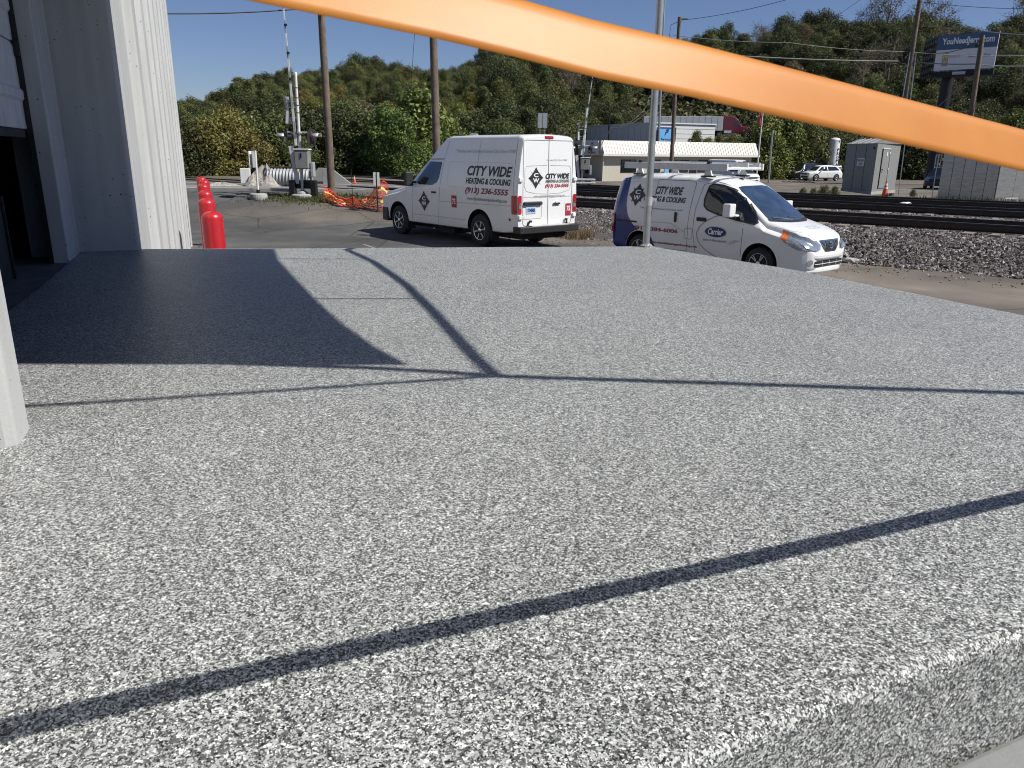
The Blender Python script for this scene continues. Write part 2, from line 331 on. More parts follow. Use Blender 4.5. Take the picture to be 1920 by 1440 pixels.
# ------------------------------------------------------------------ lettering
def text_geo(s, shear=0, bold=.03):
    cu = bpy.data.curves.new('t', 'FONT'); cu.body = s; cu.shear = shear; cu.resolution_u = 3; cu.fill_mode = 'FRONT'; cu.offset = bold
    o = bpy.data.objects.new('t', cu); COL.objects.link(o)
    dg = bpy.context.evaluated_depsgraph_get(); me = bpy.data.meshes.new_from_object(o.evaluated_get(dg))
    v = np.array([(q.co.x, q.co.y) for q in me.vertices]); f = [tuple(p.vertices) for p in me.polygons]
    bpy.data.objects.remove(o); bpy.data.curves.remove(cu); bpy.data.meshes.remove(me)
    a = v.min(0); b = v.max(0); return (v-a)/(b-a), f
def text_flat(name, s, org, ux, uy, w, h, m, parent=None, shear=0, off=.004, bold=0):
    v, f = text_geo(s, shear); org = Vector(org); ux = Vector(ux).normalized(); uy = Vector(uy).normalized(); nn = ux.cross(uy)
    mb = MB(); mb.add([org+ux*(a*w)+uy*(b*h)+nn*off for a, b in v], f); return mb.build(name, m, parent, fixn=False)
# ================================================================== SETTING
TP = np.array([8.18, 20.21]); TD = np.array([-.777, .629]); TN = np.array([-.629, -.777])   # near rail line, its direction, its normal towards the lot
def qd(x, y): return (x-TP[0])*TN[0]+(y-TP[1])*TN[1]
def trk(t, q, z=0): return (TP[0]+TD[0]*t+TN[0]*q, TP[1]+TD[1]*t+TN[1]*q, z)
def G(x, y):
    x = np.asarray(x, float); y = np.asarray(y, float); q = qd(x, y)
    front = .75*smooth((y-23.5)/6)*smooth((3-x)/7)
    L = smooth((-.05*y-x)/8+.3)
    back = (.40-.82*smooth((-q-16)/20))*(1-L)+.75*L
    k = smooth((1.5-q)/3); return front*(1-k)+back*k
def Gz(x, y): return float(G(x, y))
def at(x, y, it=12):
    z = 0.3
    for _ in range(it): p = px(x, y, z); z = .5*z+.5*Gz(p[0], p[1])
    p = px(x, y, z); return (p[0], p[1], Gz(p[0], p[1]))

def grid_axis(segs):
    out = []
    for a, b, st in segs: out += list(np.arange(a, b, st))
    return np.array(out+[segs[-1][1]])
gx = grid_axis([(-900, -120, 60), (-120, -40, 8), (-40, 45, .8), (45, 120, 6), (120, 900, 60)])
gy = grid_axis([(-300, -20, 30), (-20, 8, 2), (8, 60, .8), (60, 120, 4), (120, 1500, 60)])
X, Y = np.meshgrid(gx, gy); Z = G(X, Y); nx, ny = len(gx), len(gy)
vs = np.stack([X.ravel(), Y.ravel(), Z.ravel()], 1)
fs = [(j*nx+i, j*nx+i+1, (j+1)*nx+i+1, (j+1)*nx+i) for j in range(ny-1) for i in range(nx-1)]
me = bpy.data.meshes.new('ground'); me.from_pydata(vs.tolist(), [], fs); me.materials.append(MT['lot'])
ca = me.color_attributes.new('mix', 'FLOAT_COLOR', 'POINT')
q = qd(X, Y); AZ = np.degrees(np.arctan2(X, Y))
wob = .6*np.sin(X*.7+1)+.5*np.sin(Y*.9+X*.3)
wob2 = .9*np.sin(X*1.9+Y*.6)+.7*np.sin(Y*2.3-X*1.1+2)+.5*np.sin(X*3.7+1.3*Y)
dirt = smooth((5.0+wob-q)/2.2)*smooth((Y-8)/3)
dirt = np.maximum(dirt, smooth(1.15-np.hypot((X+6.0+.5*wob2)/7.5, (Y-25.9+.35*wob2)/2.4))*.62)
dirt = np.maximum(dirt, smooth((X-4.5+.4*wob2)/2.5)*smooth((9.5-q)/3))
dirt = np.maximum(dirt, smooth((-q-14)/3)*.55*smooth((X+2)/6))
grass = smooth(1-np.hypot((X+6.9)/2.6, (Y-28.0)/1.1))*1.3
grass = np.maximum(grass, smooth(1-np.abs(-q-17)/3.0)*.9*smooth((X-3)/8))
grass = np.maximum(grass, smooth((np.hypot(X, Y)-46)/6)*smooth((-.10*Y-X)/6))
cd = np.stack([np.clip(dirt, 0, 1).ravel(), np.clip(grass, 0, 1).ravel(), 0*X.ravel(), 0*X.ravel()+1], 1).astype(np.float32)
ca.data.foreach_set('color', cd.ravel()); me.polygons.foreach_set('use_smooth', [True]*len(me.polygons))
gob = bpy.data.objects.new('ground', me); COL.objects.link(gob); tag(gob, 'worn grey asphalt lot with tan dirt running up to the tracks', 'ground', kind='structure')

# road that climbs to the level crossing
mb = MB(); cols = np.arange(-60, 4.1, 2.0); rows = np.linspace(30.4, 34.6, 7)
V = [(x, y-.02*x*0, Gz(x, y)+.02) for y in rows for x in cols]; k = len(cols)
mb.add(V, [(j*k+i, j*k+i+1, (j+1)*k+i+1, (j+1)*k+i) for j in range(len(rows)-1) for i in range(k-1)])
tag(mb.build('road', MT['road'], smooth=True), 'pale asphalt road running over the level crossing', 'road', kind='structure')
mb = MB()
for yy in (30.3, 34.7):
    for i in range(0, len(cols)-1):
        a, b = cols[i], cols[i+1]
        if b > -3.9: continue
        mb.bar((a, yy, Gz(a, yy)+.03), (b, yy, Gz(b, yy)+.03), .16, .16)
tag(mb.build('kerb', MT['concrete'], bevel=.01), 'low concrete kerbs along the crossing road', 'kerb', kind='structure')
# thin painted / scraped line marks on the lot
mb = MB()
for (a, b, w) in [((682, 458), (708, 467), .08)]:
    p = px(*a, .004); q2 = px(*b, .004); mb.bar(p, q2, w, .002)
tag(mb.build('road_marking', defmat('worn_line', (.22, .21, .19), .9, var=.35, vs=20)), 'worn pale line marks on the asphalt lot', 'road marking', kind='structure')
mb = MB(); pts = [px(x, y, 0) for x, y in [(330, 396), (400, 401), (480, 404.5), (560, 407), (640, 410), (735, 413.5)]]
for a, b in zip(pts, pts[1:]): mb.bar((a[0], a[1], Gz(a[0], a[1])+.006), (b[0], b[1], Gz(b[0], b[1])+.006), .12, .008)
tag(mb.build('asphalt_joint', MT['concrete_dark']), 'dark tar joint across the asphalt lot', 'road joint', kind='structure')

# wooded hill
_sk = [(200, 215), (300, 205), (335, 195), (400, 180), (440, 155), (500, 142), (570, 136), (600, 133), (640, 132), (660, 120), (700, 120), (740, 122), (790, 128), (860, 130), (880, 110), (930, 98), (1000, 97), (1100, 92), (1200, 88), (1250, 82), (1300, 68), (1330, 60), (1420, 54), (1470, 42), (1530, 38), (1600, 44), (1640, 30), (1690, 36), (1740, 40), (1800, 50), (1860, 52), (1900, 34), (1920, 28), (2300, 30)]
_sa = np.array([skyslope(*s) for s in _sk])
def hillp(az):
    d = np.degrees(az)
    R0 = np.interp(d, [-40, -25, -8, 0, 6, 12, 50], [50, 50, 58, 84, 128, 148, 150])
    Rc = np.interp(d, [-40, -25, -8, 0, 6, 12, 50], [185, 185, 190, 210, 245, 270, 270])
    return R0, Rc, np.interp(az, _sa[:, 0], _sa[:, 1])
def HZ(az, R):
    th = np.interp(np.degrees(az), [-4, 4], [5.6, 9.0])
    R0, Rc, sl = hillp(az); zc = CH+sl*Rc-th; g0 = np.interp(np.degrees(az), [-10, 3], [.75, -.42])
    u = np.clip((R-R0)/(Rc-R0), 0, 1); z = g0+(zc-g0)*(.45*u+.55*smooth(u))
    return z-np.clip(R-Rc, 0, 400)*.10
aa = np.radians(np.arange(-75, 80.1, 1.5)); RR = np.concatenate([np.arange(-4, 150, 6), np.arange(150, 500, 40)])
V = []
for r in RR:
    for a in aa:
        R0 = hillp(a)[0]; Rr = R0+r; zz = float(HZ(a, max(Rr, R0)))
        if r < 0: zz -= .8
        zz += .5*math.sin(Rr*.31+a*40)*min(1, max(0, r/20))
        V.append((Rr*math.sin(a), Rr*math.cos(a), zz))
k = len(aa); mb = MB(); mb.add(V, [(j*k+i, j*k+i+1, (j+1)*k+i+1, (j+1)*k+i) for j in range(len(RR)-1) for i in range(k-1)])
tag(mb.build('hill', MT['hill_soil'], smooth=True, fixn=False), 'steep dark hillside under the woods', 'hill', kind='structure')

# ballast bed with three tracks
prof = [(3.05, -.25), (2.7, .02), (.95, .56), (.30, .60), (-12.8, .60), (-14.5, .36), (-15.2, .1)]
ts = np.arange(-46, 76, 2.0); V = []
for t in ts:
    for i, (qq, z) in enumerate(prof):
        w = (.12*math.sin(t*1.3+i)+.09*math.sin(t*.47)) if i in (0, 1) else 0
        V.append(trk(t, qq+w, z if t < 12 else z-.25*min(1, (t-12)/4)))
k = len(prof); mb = MB(); mb.add(V, [(j*k+i, j*k+i+1, (j+1)*k+i+1, (j+1)*k+i) for j in range(len(ts)-1) for i in range(k-1)])
tag(mb.build('ballast_bed', MT['ballast'], smooth=True), 'brown grey ballast bed carrying the railway tracks', 'ballast', kind='structure')
# loose stones on the shoulder and between the sleepers
def stone_proto():
    bm = bmesh.new(); bmesh.ops.create_icosphere(bm, subdivisions=1, radius=1)
    return np.array([v.co[:] for v in bm.verts]), [tuple(x.index for x in f.verts) for f in bm.faces]
ov = np.array([(1, 0, 0), (-1, 0, 0), (0, 1, 0), (0, -1, 0), (0, 0, 1), (0, 0, -1)], float)
of = np.array([(0, 2, 4), (2, 1, 4), (1, 3, 4), (3, 0, 4), (2, 0, 5), (1, 2, 5), (3, 1, 5), (0, 3, 5)])
def stones(name, pos, size, label, m=None):
    n_ = len(pos); A = RNG.uniform(.65, 1.35, (n_, 6, 3))*ov[None]+RNG.uniform(-.28, .28, (n_, 6, 3))
    th = RNG.uniform(0, 6.28, n_); ph = RNG.uniform(-1, 1, n_); c, s = np.cos(th)[:, None], np.sin(th)[:, None]
    x = A[..., 0]*c-A[..., 1]*s; y = A[..., 0]*s+A[..., 1]*c; z = A[..., 2]*.75
    c, s = np.cos(ph)[:, None], np.sin(ph)[:, None]; y, z = y*c-z*s, y*s+z*c
    P = np.stack([x, y, z], 2)*size[:, None, None]+pos[:, None, :]
    F = (of[None]+6*np.arange(n_)[:, None, None]).reshape(-1, 3)
    me = bpy.data.meshes.new(name); me.from_pydata(P.reshape(-1, 3).tolist(), [], F.tolist()); me.materials.append(m or MT['stone'])
    o = bpy.data.objects.new(name, me); COL.objects.link(o); return tag(o, label, 'stones', kind='stuff')
pos = []
nS = 42000
t = RNG.uniform(-14, 16, nS); qq = RNG.uniform(.2, 2.95, nS)
zz = np.interp(qq, [.2, .45, .95, 2.7, 3.05], [.55, .575, .55, .03, -.02])+.025*np.sin(t*2.1)*np.sin(qq*3)
pos.append(np.stack([TP[0]+TD[0]*t+TN[0]*qq, TP[1]+TD[1]*t+TN[1]*qq, zz+.01], 1))
t = RNG.uniform(-24, 14, 9000); qq = RNG.uniform(-12.7, .6, 9000)
pos.append(np.stack([TP[0]+TD[0]*t+TN[0]*qq, TP[1]+TD[1]*t+TN[1]*qq, np.full(9000, .60)], 1))
t = RNG.uniform(-14, 10, 900); qq = RNG.uniform(2.7, 4.6, 900)**1
pos.append(np.stack([TP[0]+TD[0]*t+TN[0]*qq, TP[1]+TD[1]*t+TN[1]*qq, np.full(900, .005)], 1))
t = RNG.uniform(-40, -8, 5000); qq = RNG.uniform(-15.2, -12.8, 5000)
pos.append(np.stack([TP[0]+TD[0]*t+TN[0]*qq, TP[1]+TD[1]*t+TN[1]*qq, np.interp(qq, [-15.2, -14.5, -12.8], [.12, .38, .62])], 1))
pos = np.concatenate(pos); sz = RNG.uniform(.022, .056, len(pos)); sz[-5900:-5000] *= .55
stones('ballast_stones', pos, sz, 'loose brown grey ballast stones along the railway tracks')
# tracks
def rail_mesh(L):
    pr = [(-.075, 0), (.075, 0), (.075, .02), (.012, .035), (.012, .14), (.037, .15), (.037, .185), (-.037, .185), (-.037, .15), (-.012, .14), (-.012, .035), (-.075, .02)]
    mb = MB(); mb.prism(pr, 0, L, 'x'); return mb
tie_me = None
trz = math.atan2(TD[1], TD[0])
for ti, (q0, lab, nt_) in enumerate([(0, 'railway track beside the dirt shoulder, its sleeper ends jutting from ballast', 118), (-5.5, 'middle railway track between the two others', 90), (-10, 'far railway track beside the grey signal shed', 80)]):
    o = thing('railway_track', lab, 'railway track', trk(0, q0, .60), trz, 'parallel railway tracks')
    for dq in (0, -1.5):   # local y+ points to the lot
        mb = MB(); L0, L1 = -46, 74
        pr = [(-.075, .02), (.075, .02), (.075, .04), (.012, .055), (.012, .16), (.037, .17), (.037, .205), (-.037, .205), (-.037, .17), (-.012, .16), (-.012, .055), (-.075, .04)]
        n_ = len(pr); V = [(L, a+dq, b) for L in (L0, L1) for a, b in pr]
        F = [(i, (i+1) % n_, n_+(i+1) % n_, n_+i) for i in range(n_)]+[tuple(range(n_)), tuple(range(n_, 2*n_))]
        mb.add(V, F); mb.m = [1 if i == 6 else 0 for i in range(len(F))]; mb.build('rail', [MT['rail_steel'], MT['rail_top']], o)
    if tie_me is None:
        mb = MB(); mb.box((0, -.72, -.075), (.23, 2.72, .19)); to = mb.build('tie', MT['wood_tie'], None, bevel=.012); tie_me = to.data; bpy.data.objects.remove(to)
    for i in range(nt_):
        tt = -34+i*.56 if ti == 0 else -30+i*.6
        if tt > 15: break
        jit = random.uniform(-.10, .16); share('tie', tie_me, o, (tt+random.uniform(-.03, .03), jit, random.uniform(-.015, .012)), (random.uniform(-.02, .02), 0, random.uniform(-.04, .04)))
    me_pl = MB()
    for i in range(nt_):
        tt = -34+i*.56 if ti == 0 else -30+i*.6
        if tt > 15: break
        for dq in (0, -1.5): me_pl.box((tt, dq, .022), (.19, .34, .012))
    if ti == 0: me_pl.build('tie_plates', MT['rail_steel'], o)['kind'] = 'stuff'

# ================================================================== LOADING DOCK
S = 1.48
DV = Vector((math.sin(R_(-21.13)), math.cos(R_(-21.13)), 0)); NV_ = Vector((DV.y, -DV.x, 0)); BR = R_(21.13)
def WK(k, s, z=0): return (NV_.x*k+DV.x*s, NV_.y*k+DV.y*s, z)
nd = Vector((.91, .415, 0)).normalized()
slab = [WK(-1.0, 7.06)[:2], (-3.06, 6.43), (-2.4, 6.52), (-2.08, 6.55), (-.6, 6.76), (1.27, 7.02), (1.34, 6.86), (2.08, 5.58), (2.72, 4.03), (3.2, 3.05), (3.6, 2.42), (.91, 1.17), (-.76, .41), (-1.2, .21)]
def fine_edge(poly, step=.11, amp=.007):
    out = []; rn = random.Random(3)
    for i, a in enumerate(poly):
        b = poly[(i+1) % len(poly)]; L = math.hypot(b[0]-a[0], b[1]-a[1]); m = max(1, int(L/step)); out.append(a)
        for j in range(1, m): u = j/m; out.append((a[0]+(b[0]-a[0])*u+rn.uniform(-amp, amp), a[1]+(b[1]-a[1])*u+rn.uniform(-amp, amp)))
    return out
slab = slab[::-1]
mb = MB(); mb.prism(fine_edge(slab), -.3, S); dk = mb.build('loading_dock', MT['flake'], bevel=.022, seg=3)
dk.modifiers['bevel'].angle_limit = R_(60)
tag(dk, 'raised dock slab coated in speckled grey and white flakes', 'loading dock', kind='structure')
# steps down from the dock's near edge, plain grey treads
st = thing('dock_steps', 'plain grey concrete steps below the flake coated dock edge', 'steps')
side = Vector((nd.y, -nd.x, 0))
for i in range(7):
    z1 = S-.225*(i+1)
    if z1 < .05: break
    o0 = Vector((.21, .85, 0))+side*(.003+.30*i); a = o0-nd*1.12; b = o0+nd*3.6; c = b+side*.297; d = a+side*.297
    mb = MB(); mb.prism([(a.x, a.y), (b.x, b.y), (c.x, c.y), (d.x, d.y)], -.3, z1); mb.build('step', MT['concrete_step'], st, bevel=.012)

# ------------------------------------------------------------------ warehouse on the left
wh = thing('warehouse_building', 'pale grey ribbed concrete warehouse with an open dock door', 'building', (0, 0, 0), BR)
KW = -.562; HT = 8.0
# ribbed wall: flat fields with shallow raised ribs
sp = []; s0 = 7.17
sp.append((KW, s0)); s_ = s0+1.05
per, chm, dep = 1.5, .10, .075
while s_ < 21.0:
    sp += [(KW, s_), (KW+dep, s_+chm), (KW+dep, s_+chm+.42), (KW, s_+2*chm+.42)]; s_ += per
sp.append((KW, 21.7)); sp += [(KW-.25, 21.7), (KW-.25, s0)]
mb = MB(); mb.prism(sp, -.2, HT); mb.build('wall', MT['precast'], wh)
mb = MB(); mb.prism([(-1.35, 7.03), (KW-.02, 7.03), (KW, 7.05), (KW, 7.168), (-1.35, 7.168)], -.2, HT); mb.build('column', MT['precast'], wh, bevel=.012)
mb = MB(); mb.box((-1.057, 6.737, 4), (.114, .582, 8.4)); mb.build('jamb', MT['precast'], wh, bevel=.008)
mb = MB(); mb.prism([(-1.35, 2.36), (KW-.03, 2.36), (KW, 2.375), (KW, 2.52), (KW-.025, 2.545), (-1.35, 2.545)], -.2, HT); mb.build('column', MT['precast'], wh, bevel=.01)
mb = MB(); mb.box((-1.09, -2.3, 3.9), (.5, 9.3, 8.2)); mb.build('wall', MT['precast'], wh)
mb = MB(); mb.box((-1.12, 4.48, 6.4), (.2, 3.86, 3.3)); mb.build('lintel', MT['precast'], wh)
mb = MB(); mb.box((-8, 7.35, HT+.1), (15.6, 29.1, .2)); mb.build('roof', MT['grey_metal'], wh)
mb = MB(); mb.box((-15.5, 7.35, 3.9), (.2, 28.5, 8)); mb.box((-8.2, 21.58, 3.9), (14.6, .2, 8)); mb.box((-8.2, -6.9, 3.9), (14, .2, 8)); mb.build('rear_wall', MT['precast'], wh)
mb = MB(); mb.box((-8.2, 7.35, S-.10), (14.38, 28.3, .08)); mb.build('interior_floor', MT['concrete_dark'], wh)
rn = random.Random(5); e = [(-1.30, 2.46)]; s_ = 2.56; e2 = []
while s_ < 6.9: e2.append((-1.012+rn.uniform(-.012, .008), s_)); s_ += .09
mb = MB(); mb.prism([(-1.62, 2.56), (-1.62, 6.9)]+e2[::-1], S-.055, S-.012); mb.build('door_sill', MT['concrete_dark'], wh, bevel=.006)
# sectional door, half raised
door = mat('door_paint', (.58, .59, .61), .55, var=.14, vs=4, streak=.3)
dp = thing_door = bpy.data.objects.new('sectional_door', None); COL.objects.link(dp); dp.parent = wh
zb = 2.395
for i in range(4):
    mb = MB(); h = .56; z0 = zb+i*h; pr = [(-1.17, z0+.004), (-1.132, z0+.004), (-1.132, z0+.18), (-1.117, z0+.20), (-1.117, z0+.25), (-1.132, z0+.27), (-1.132, z0+h-.03), (-1.14, z0+h-.004), (-1.17, z0+h-.004)]
    V = [(k_, s_, z_) for s_ in (2.56, 6.44) for k_, z_ in pr]; n_ = len(pr)
    mb.add(V, [tuple(range(n_)), tuple(range(n_, 2*n_))]+[(a, (a+1) % n_, n_+(a+1) % n_, n_+a) for a in range(n_)]); mb.build('door_panel', door, dp)
    mb = MB(); mb.box((-1.115, 6.42, z0+.52), (.03, .03, .10)); mb.build('hinge', MT['steel_dark'], dp)
mb = MB(); mb.box((-1.145, 4.43, zb-.028), (.05, 3.7, .05)); mb.build('bottom_seal', MT['rubber'], dp)
mb = MB(); mb.box((-1.112, 6.442, 3.2), (.03, .014, 3.5)); mb.build('door_track', MT['steel_dark'], wh)
mb = MB(); mb.bar((-1.72, 6.05, S), (-1.72, 6.05, 2.9), .05, .05); mb.build('inner_frame', MT['galv'], wh)
bp_ = thing('dock_bumper', 'black rubber faced dock plate standing inside the open door', 'dock bumper', WK(-1.17, 5.48, S-.055), BR)
mb = MB(); mb.box((-.1, .0, .28), (.10, .55, .56)); mb.build('rubber_pad', MT['rubber'], bp_, bevel=.012)
mb = MB(); mb.box((-.04, .262, .28), (.012, .02, .56)); mb.build('edge_angle', MT['steel_dark'], bp_)
# security camera on the jamb
sc = thing('security_camera', 'small pale bullet camera on a bent bracket on the door jamb', 'camera', WK(-.998, 6.78, 3.46), BR)
mb = MB(); mb.lathe([(.035, 0), (.035, .012)], 12, axis='x'); mb.build('mount', MT['sign_back'], sc, smooth=True)
mb = MB(); mb.tube([(.01, 0, 0), (.05, 0, -.02), (.055, -.01, -.09)], .012, 8); mb.build('bracket', MT['sign_back'], sc, smooth=True)
mb = MB(); mb.tube([(.0, -.06, -.10), (.16, -.02, -.12)], .03, 12); b_ = mb.build('body', MT['sign_back'], sc, smooth=True)
mb = MB(); mb.tube([(.155, -.021, -.1195), (.185, -.014, -.123)], .026, 12); mb.build('lens', MT['glass_dark'], sc, smooth=True)
# kick-out flashing line at the foot of the far wall
# ------------------------------------------------------------------ grey gate post on the dock corner
PO = (1.185, 6.95)
gp = thing('steel_post', 'slim galvanised steel post on the far corner of the dock', 'post', (PO[0], PO[1], S))
mb = MB(); mb.tube([(0, 0, -.02), (0, 0, 2.95)], .031, 16); mb.build('pipe', MT['galv'], gp, smooth=True)
mb = MB(); mb.lathe([(.034, 0), (.034, .075)], 16, (0, 0, .36)); mb.box((.045, 0, .40), (.05, .012, .05)); mb.build('band_clamp', MT['sign_back'], gp, smooth=True)
mb = MB(); mb.tube([(.06, -.02, .40), (.06, .02, .40)], .009, 8); mb.build('bolt', MT['sign_back'], gp)
mb = MB(); mb.lathe([(.06, 0), (.058, .012), (.036, .03)], 16); mb.build('base_collar', MT['flake'], gp, smooth=True)

# ------------------------------------------------------------------ tarp canopy over the dock door (above the picture; throws the shade on the slab)
SH = Vector((_sd.x/_sd.z, _sd.y/_sd.z, 0)); kS = SH.dot(NV_); sS = SH.dot(DV)
H0, MM = 4.0, .4
def hk(kP): return (H0-MM*(kP+.56))/(1+kS*MM)
def lift(P, h=None):
    kP = P[0]*NV_.x+P[1]*NV_.y; h = hk(kP) if h is None else h
    return Vector((P[0]+SH.x*h, P[1]+SH.y*h, S+h))
def spx(x, y): p = px(x, y, S); return (p[0], p[1])
cn = thing('tarp_canopy', 'dark tarpaulin canopy tied to a bent pipe frame over the dock door', 'canopy')
outer = [spx(*p) for p in [(513, 467), (520, 487), (550, 520), (590, 562), (640, 607), (700, 650), (762, 684)]]
farP = [WK(-.56, 7.10)[:2]]
kin = -.56-kS*H0
def inner(s): return WK(kin, s-sS*H0)[:2]
dk_ = (0.654-kin); s_near = 2.86+.3456*dk_
poly = [inner(7.09)]+farP+outer+[(WK(-.735, 3.34)[:2]), WK(kin, s_near)[:2]]
mb = MB(); top = [lift(p) for p in poly]; bot = [p-Vector((0, 0, .012)) for p in top]; n_ = len(poly)
mb.add(top+bot, [tuple(range(n_)), tuple(reversed(range(n_, 2*n_)))]+[(i, (i+1) % n_, n_+(i+1) % n_, n_+i) for i in range(n_)]); mb.build('tarpaulin', MT['tarp'], cn)
pipe = [spx(*p) for p in [(650, 468), (700, 491), (760, 533), (810, 582), (850, 626), (890, 670), (928, 705)]]
pp = [Vector((PO[0], PO[1], S+2.62))]+[lift(p) for p in pipe]; mb = MB(); mb.tube(pp, .027, 10); mb.build('front_pipe', MT['galv'], cn, smooth=True)
node = pp[-1]; kn = node.z-S
e1 = [node]+[lift(spx(*p)) for p in [(840, 698), (700, 690), (500, 683.5)]]
e1.append(e1[-1]+(e1[-1]-e1[-2])*1.2); mb = MB(); mb.tube(e1, .025, 10); mb.build('end_pipe', MT['galv'], cn, smooth=True)
e2_ = [node]+[lift(spx(*p)) for p in [(600, 727), (300, 747), (40, 762)]]
e2_.append(e2_[-1]+(e2_[-1]-e2_[-2])*.9); mb = MB(); mb.tube(e2_, .016, 8); mb.build('brace', MT['galv'], cn, smooth=True)
e3 = [node]+[lift(spx(*p), kn) for p in [(1300, 717), (1920, 737)]]
ext = e3[-1]+(e3[-1]-e3[-2])*.9; e3.append(ext); mb = MB(); mb.tube(e3, .025, 10); mb.build('outrigger', MT['galv'], cn, smooth=True)
mb = MB(); mb.tube([(ext.x, ext.y, -.1), (ext.x, ext.y, ext.z)], .03, 12); mb.build('pipe_leg', MT['galv'], cn, smooth=True)
for a, b in [((512, 485), (682, 486)), ((582, 560), (788, 560))]:
    mb = MB(); mb.tube([lift(spx(*a)), lift(spx(*b))], .011, 6); mb.build('cord', MT['wire'], cn)

# ------------------------------------------------------------------ orange ribbon strung across in front
tp = [Vector(v) for v in [(-.66, .315, 2.45), (-.35, .473, 2.418), (-.195, .552, 2.399), (-.112, .593, 2.389), (-.062, .618, 2.383), (-.007, .646, 2.375), (.066, .683, 2.363), (.157, .729, 2.352), (.34, .821, 2.326), (.604, .955, 2.289), (1.4, 1.355, 2.178), (4.55, 2.93, 1.76)]]
def resample(P, m):
    out = []
    for i in range(len(P)-1):
        k_ = max(2, int((P[i+1]-P[i]).length/m))
        for j in range(k_): out.append(P[i].lerp(P[i+1], j/k_))
    return out+[P[-1]]
tq = resample(tp, .03); V = []; dirt_ = (tp[-1]-tp[0]).normalized(); hd = Vector((-dirt_.y, dirt_.x, 0)).normalized()
upv = Vector((-dirt_.x*dirt_.z, -dirt_.y*dirt_.z, 1-dirt_.z**2)).normalized()
prof_ = [(-1, .0001), (-.7, 0), (-.3, 0), (.1, 0), (.5, 0), (.72, .0004), (.86, .0018), (1, .0042)]
WT = .0278
for i, p_ in enumerate(tq):
    d_ = (tq[min(i+1, len(tq)-1)]-tq[max(i-1, 0)]).normalized(); far_ = Vector((-d_.y, d_.x, 0)).normalized(); u_ = far_.cross(d_)*-1
    if u_.z < 0: u_ = -u_
    th = R_(float(np.interp(p_.x, [-.2, 0, .6, 1.4], [27, 26, 21, 20]))); wv = u_*math.cos(th)+far_*math.sin(th); nv_ = far_*math.cos(th)-u_*math.sin(th)
    for a, b in prof_:
        V.append(p_+wv*(a*WT)+nv_*(b+.0004*math.sin(i*.31+a*1.2)))
k = len(prof_); mb = MB(); mb.add(V, [(j*k+i, j*k+i+1, (j+1)*k+i+1, (j+1)*k+i) for j in range(len(tq)-1) for i in range(k-1)])
ot = mb.build('barrier_ribbon', MT['orange_tape'], smooth=True, fixn=False); sm = ot.modifiers.new('solid', 'SOLIDIFY'); sm.thickness = .0004
tag(ot, 'bright orange barrier ribbon strung across above the dock', 'ribbon')
sk_ = thing('barrier_stake', 'thin steel stake holding the far end of the orange ribbon', 'stake', (4.56, 2.94, 0))
mb = MB(); mb.tube([(0, 0, -.1), (0, 0, 1.95)], .02, 8); mb.build('rod', MT['galv'], sk_)
mb = MB(); mb.lathe([(.14, 0), (.14, .05), (.03, .07)], 14); mb.build('foot', MT['concrete'], sk_)

# ------------------------------------------------------------------ red bollards along the wall
prb = [(.113, -.2), (.113, 1.56), (.108, 1.582), (.09, 1.608), (.055, 1.628), (.012, 1.635)]
mb = MB(); mb.lathe(prb, 32); b0 = mb.build('bollard', MT['red_plastic'], smooth=True); bme = b0.data
labs = ['glossy red bollard closest to the dock edge', 'red bollard second from the dock edge', 'red bollard third from the dock edge', 'red bollard fourth from the dock edge', 'red bollard fifth from the dock edge', 'red bollard farthest from the dock']
for i, (xp, d) in enumerate([(391, 9.1), (383, 11.6), (384, 13.8), (379.5, 16.5), (380.5, 18.7), (379, 20.6)]):
    a, _ = skyslope(xp, 340); o = b0 if i == 0 else share('bollard', bme)
    o.location = (d*math.sin(a), d*math.cos(a), 0); o.rotation_euler = ([0, .012, -.01, .014, -.008, .01][i], [0, -.008, .012, .006, -.012, .01][i], i); tag(o, labs[i], 'bollard', 'red bollards along the ribbed wall')
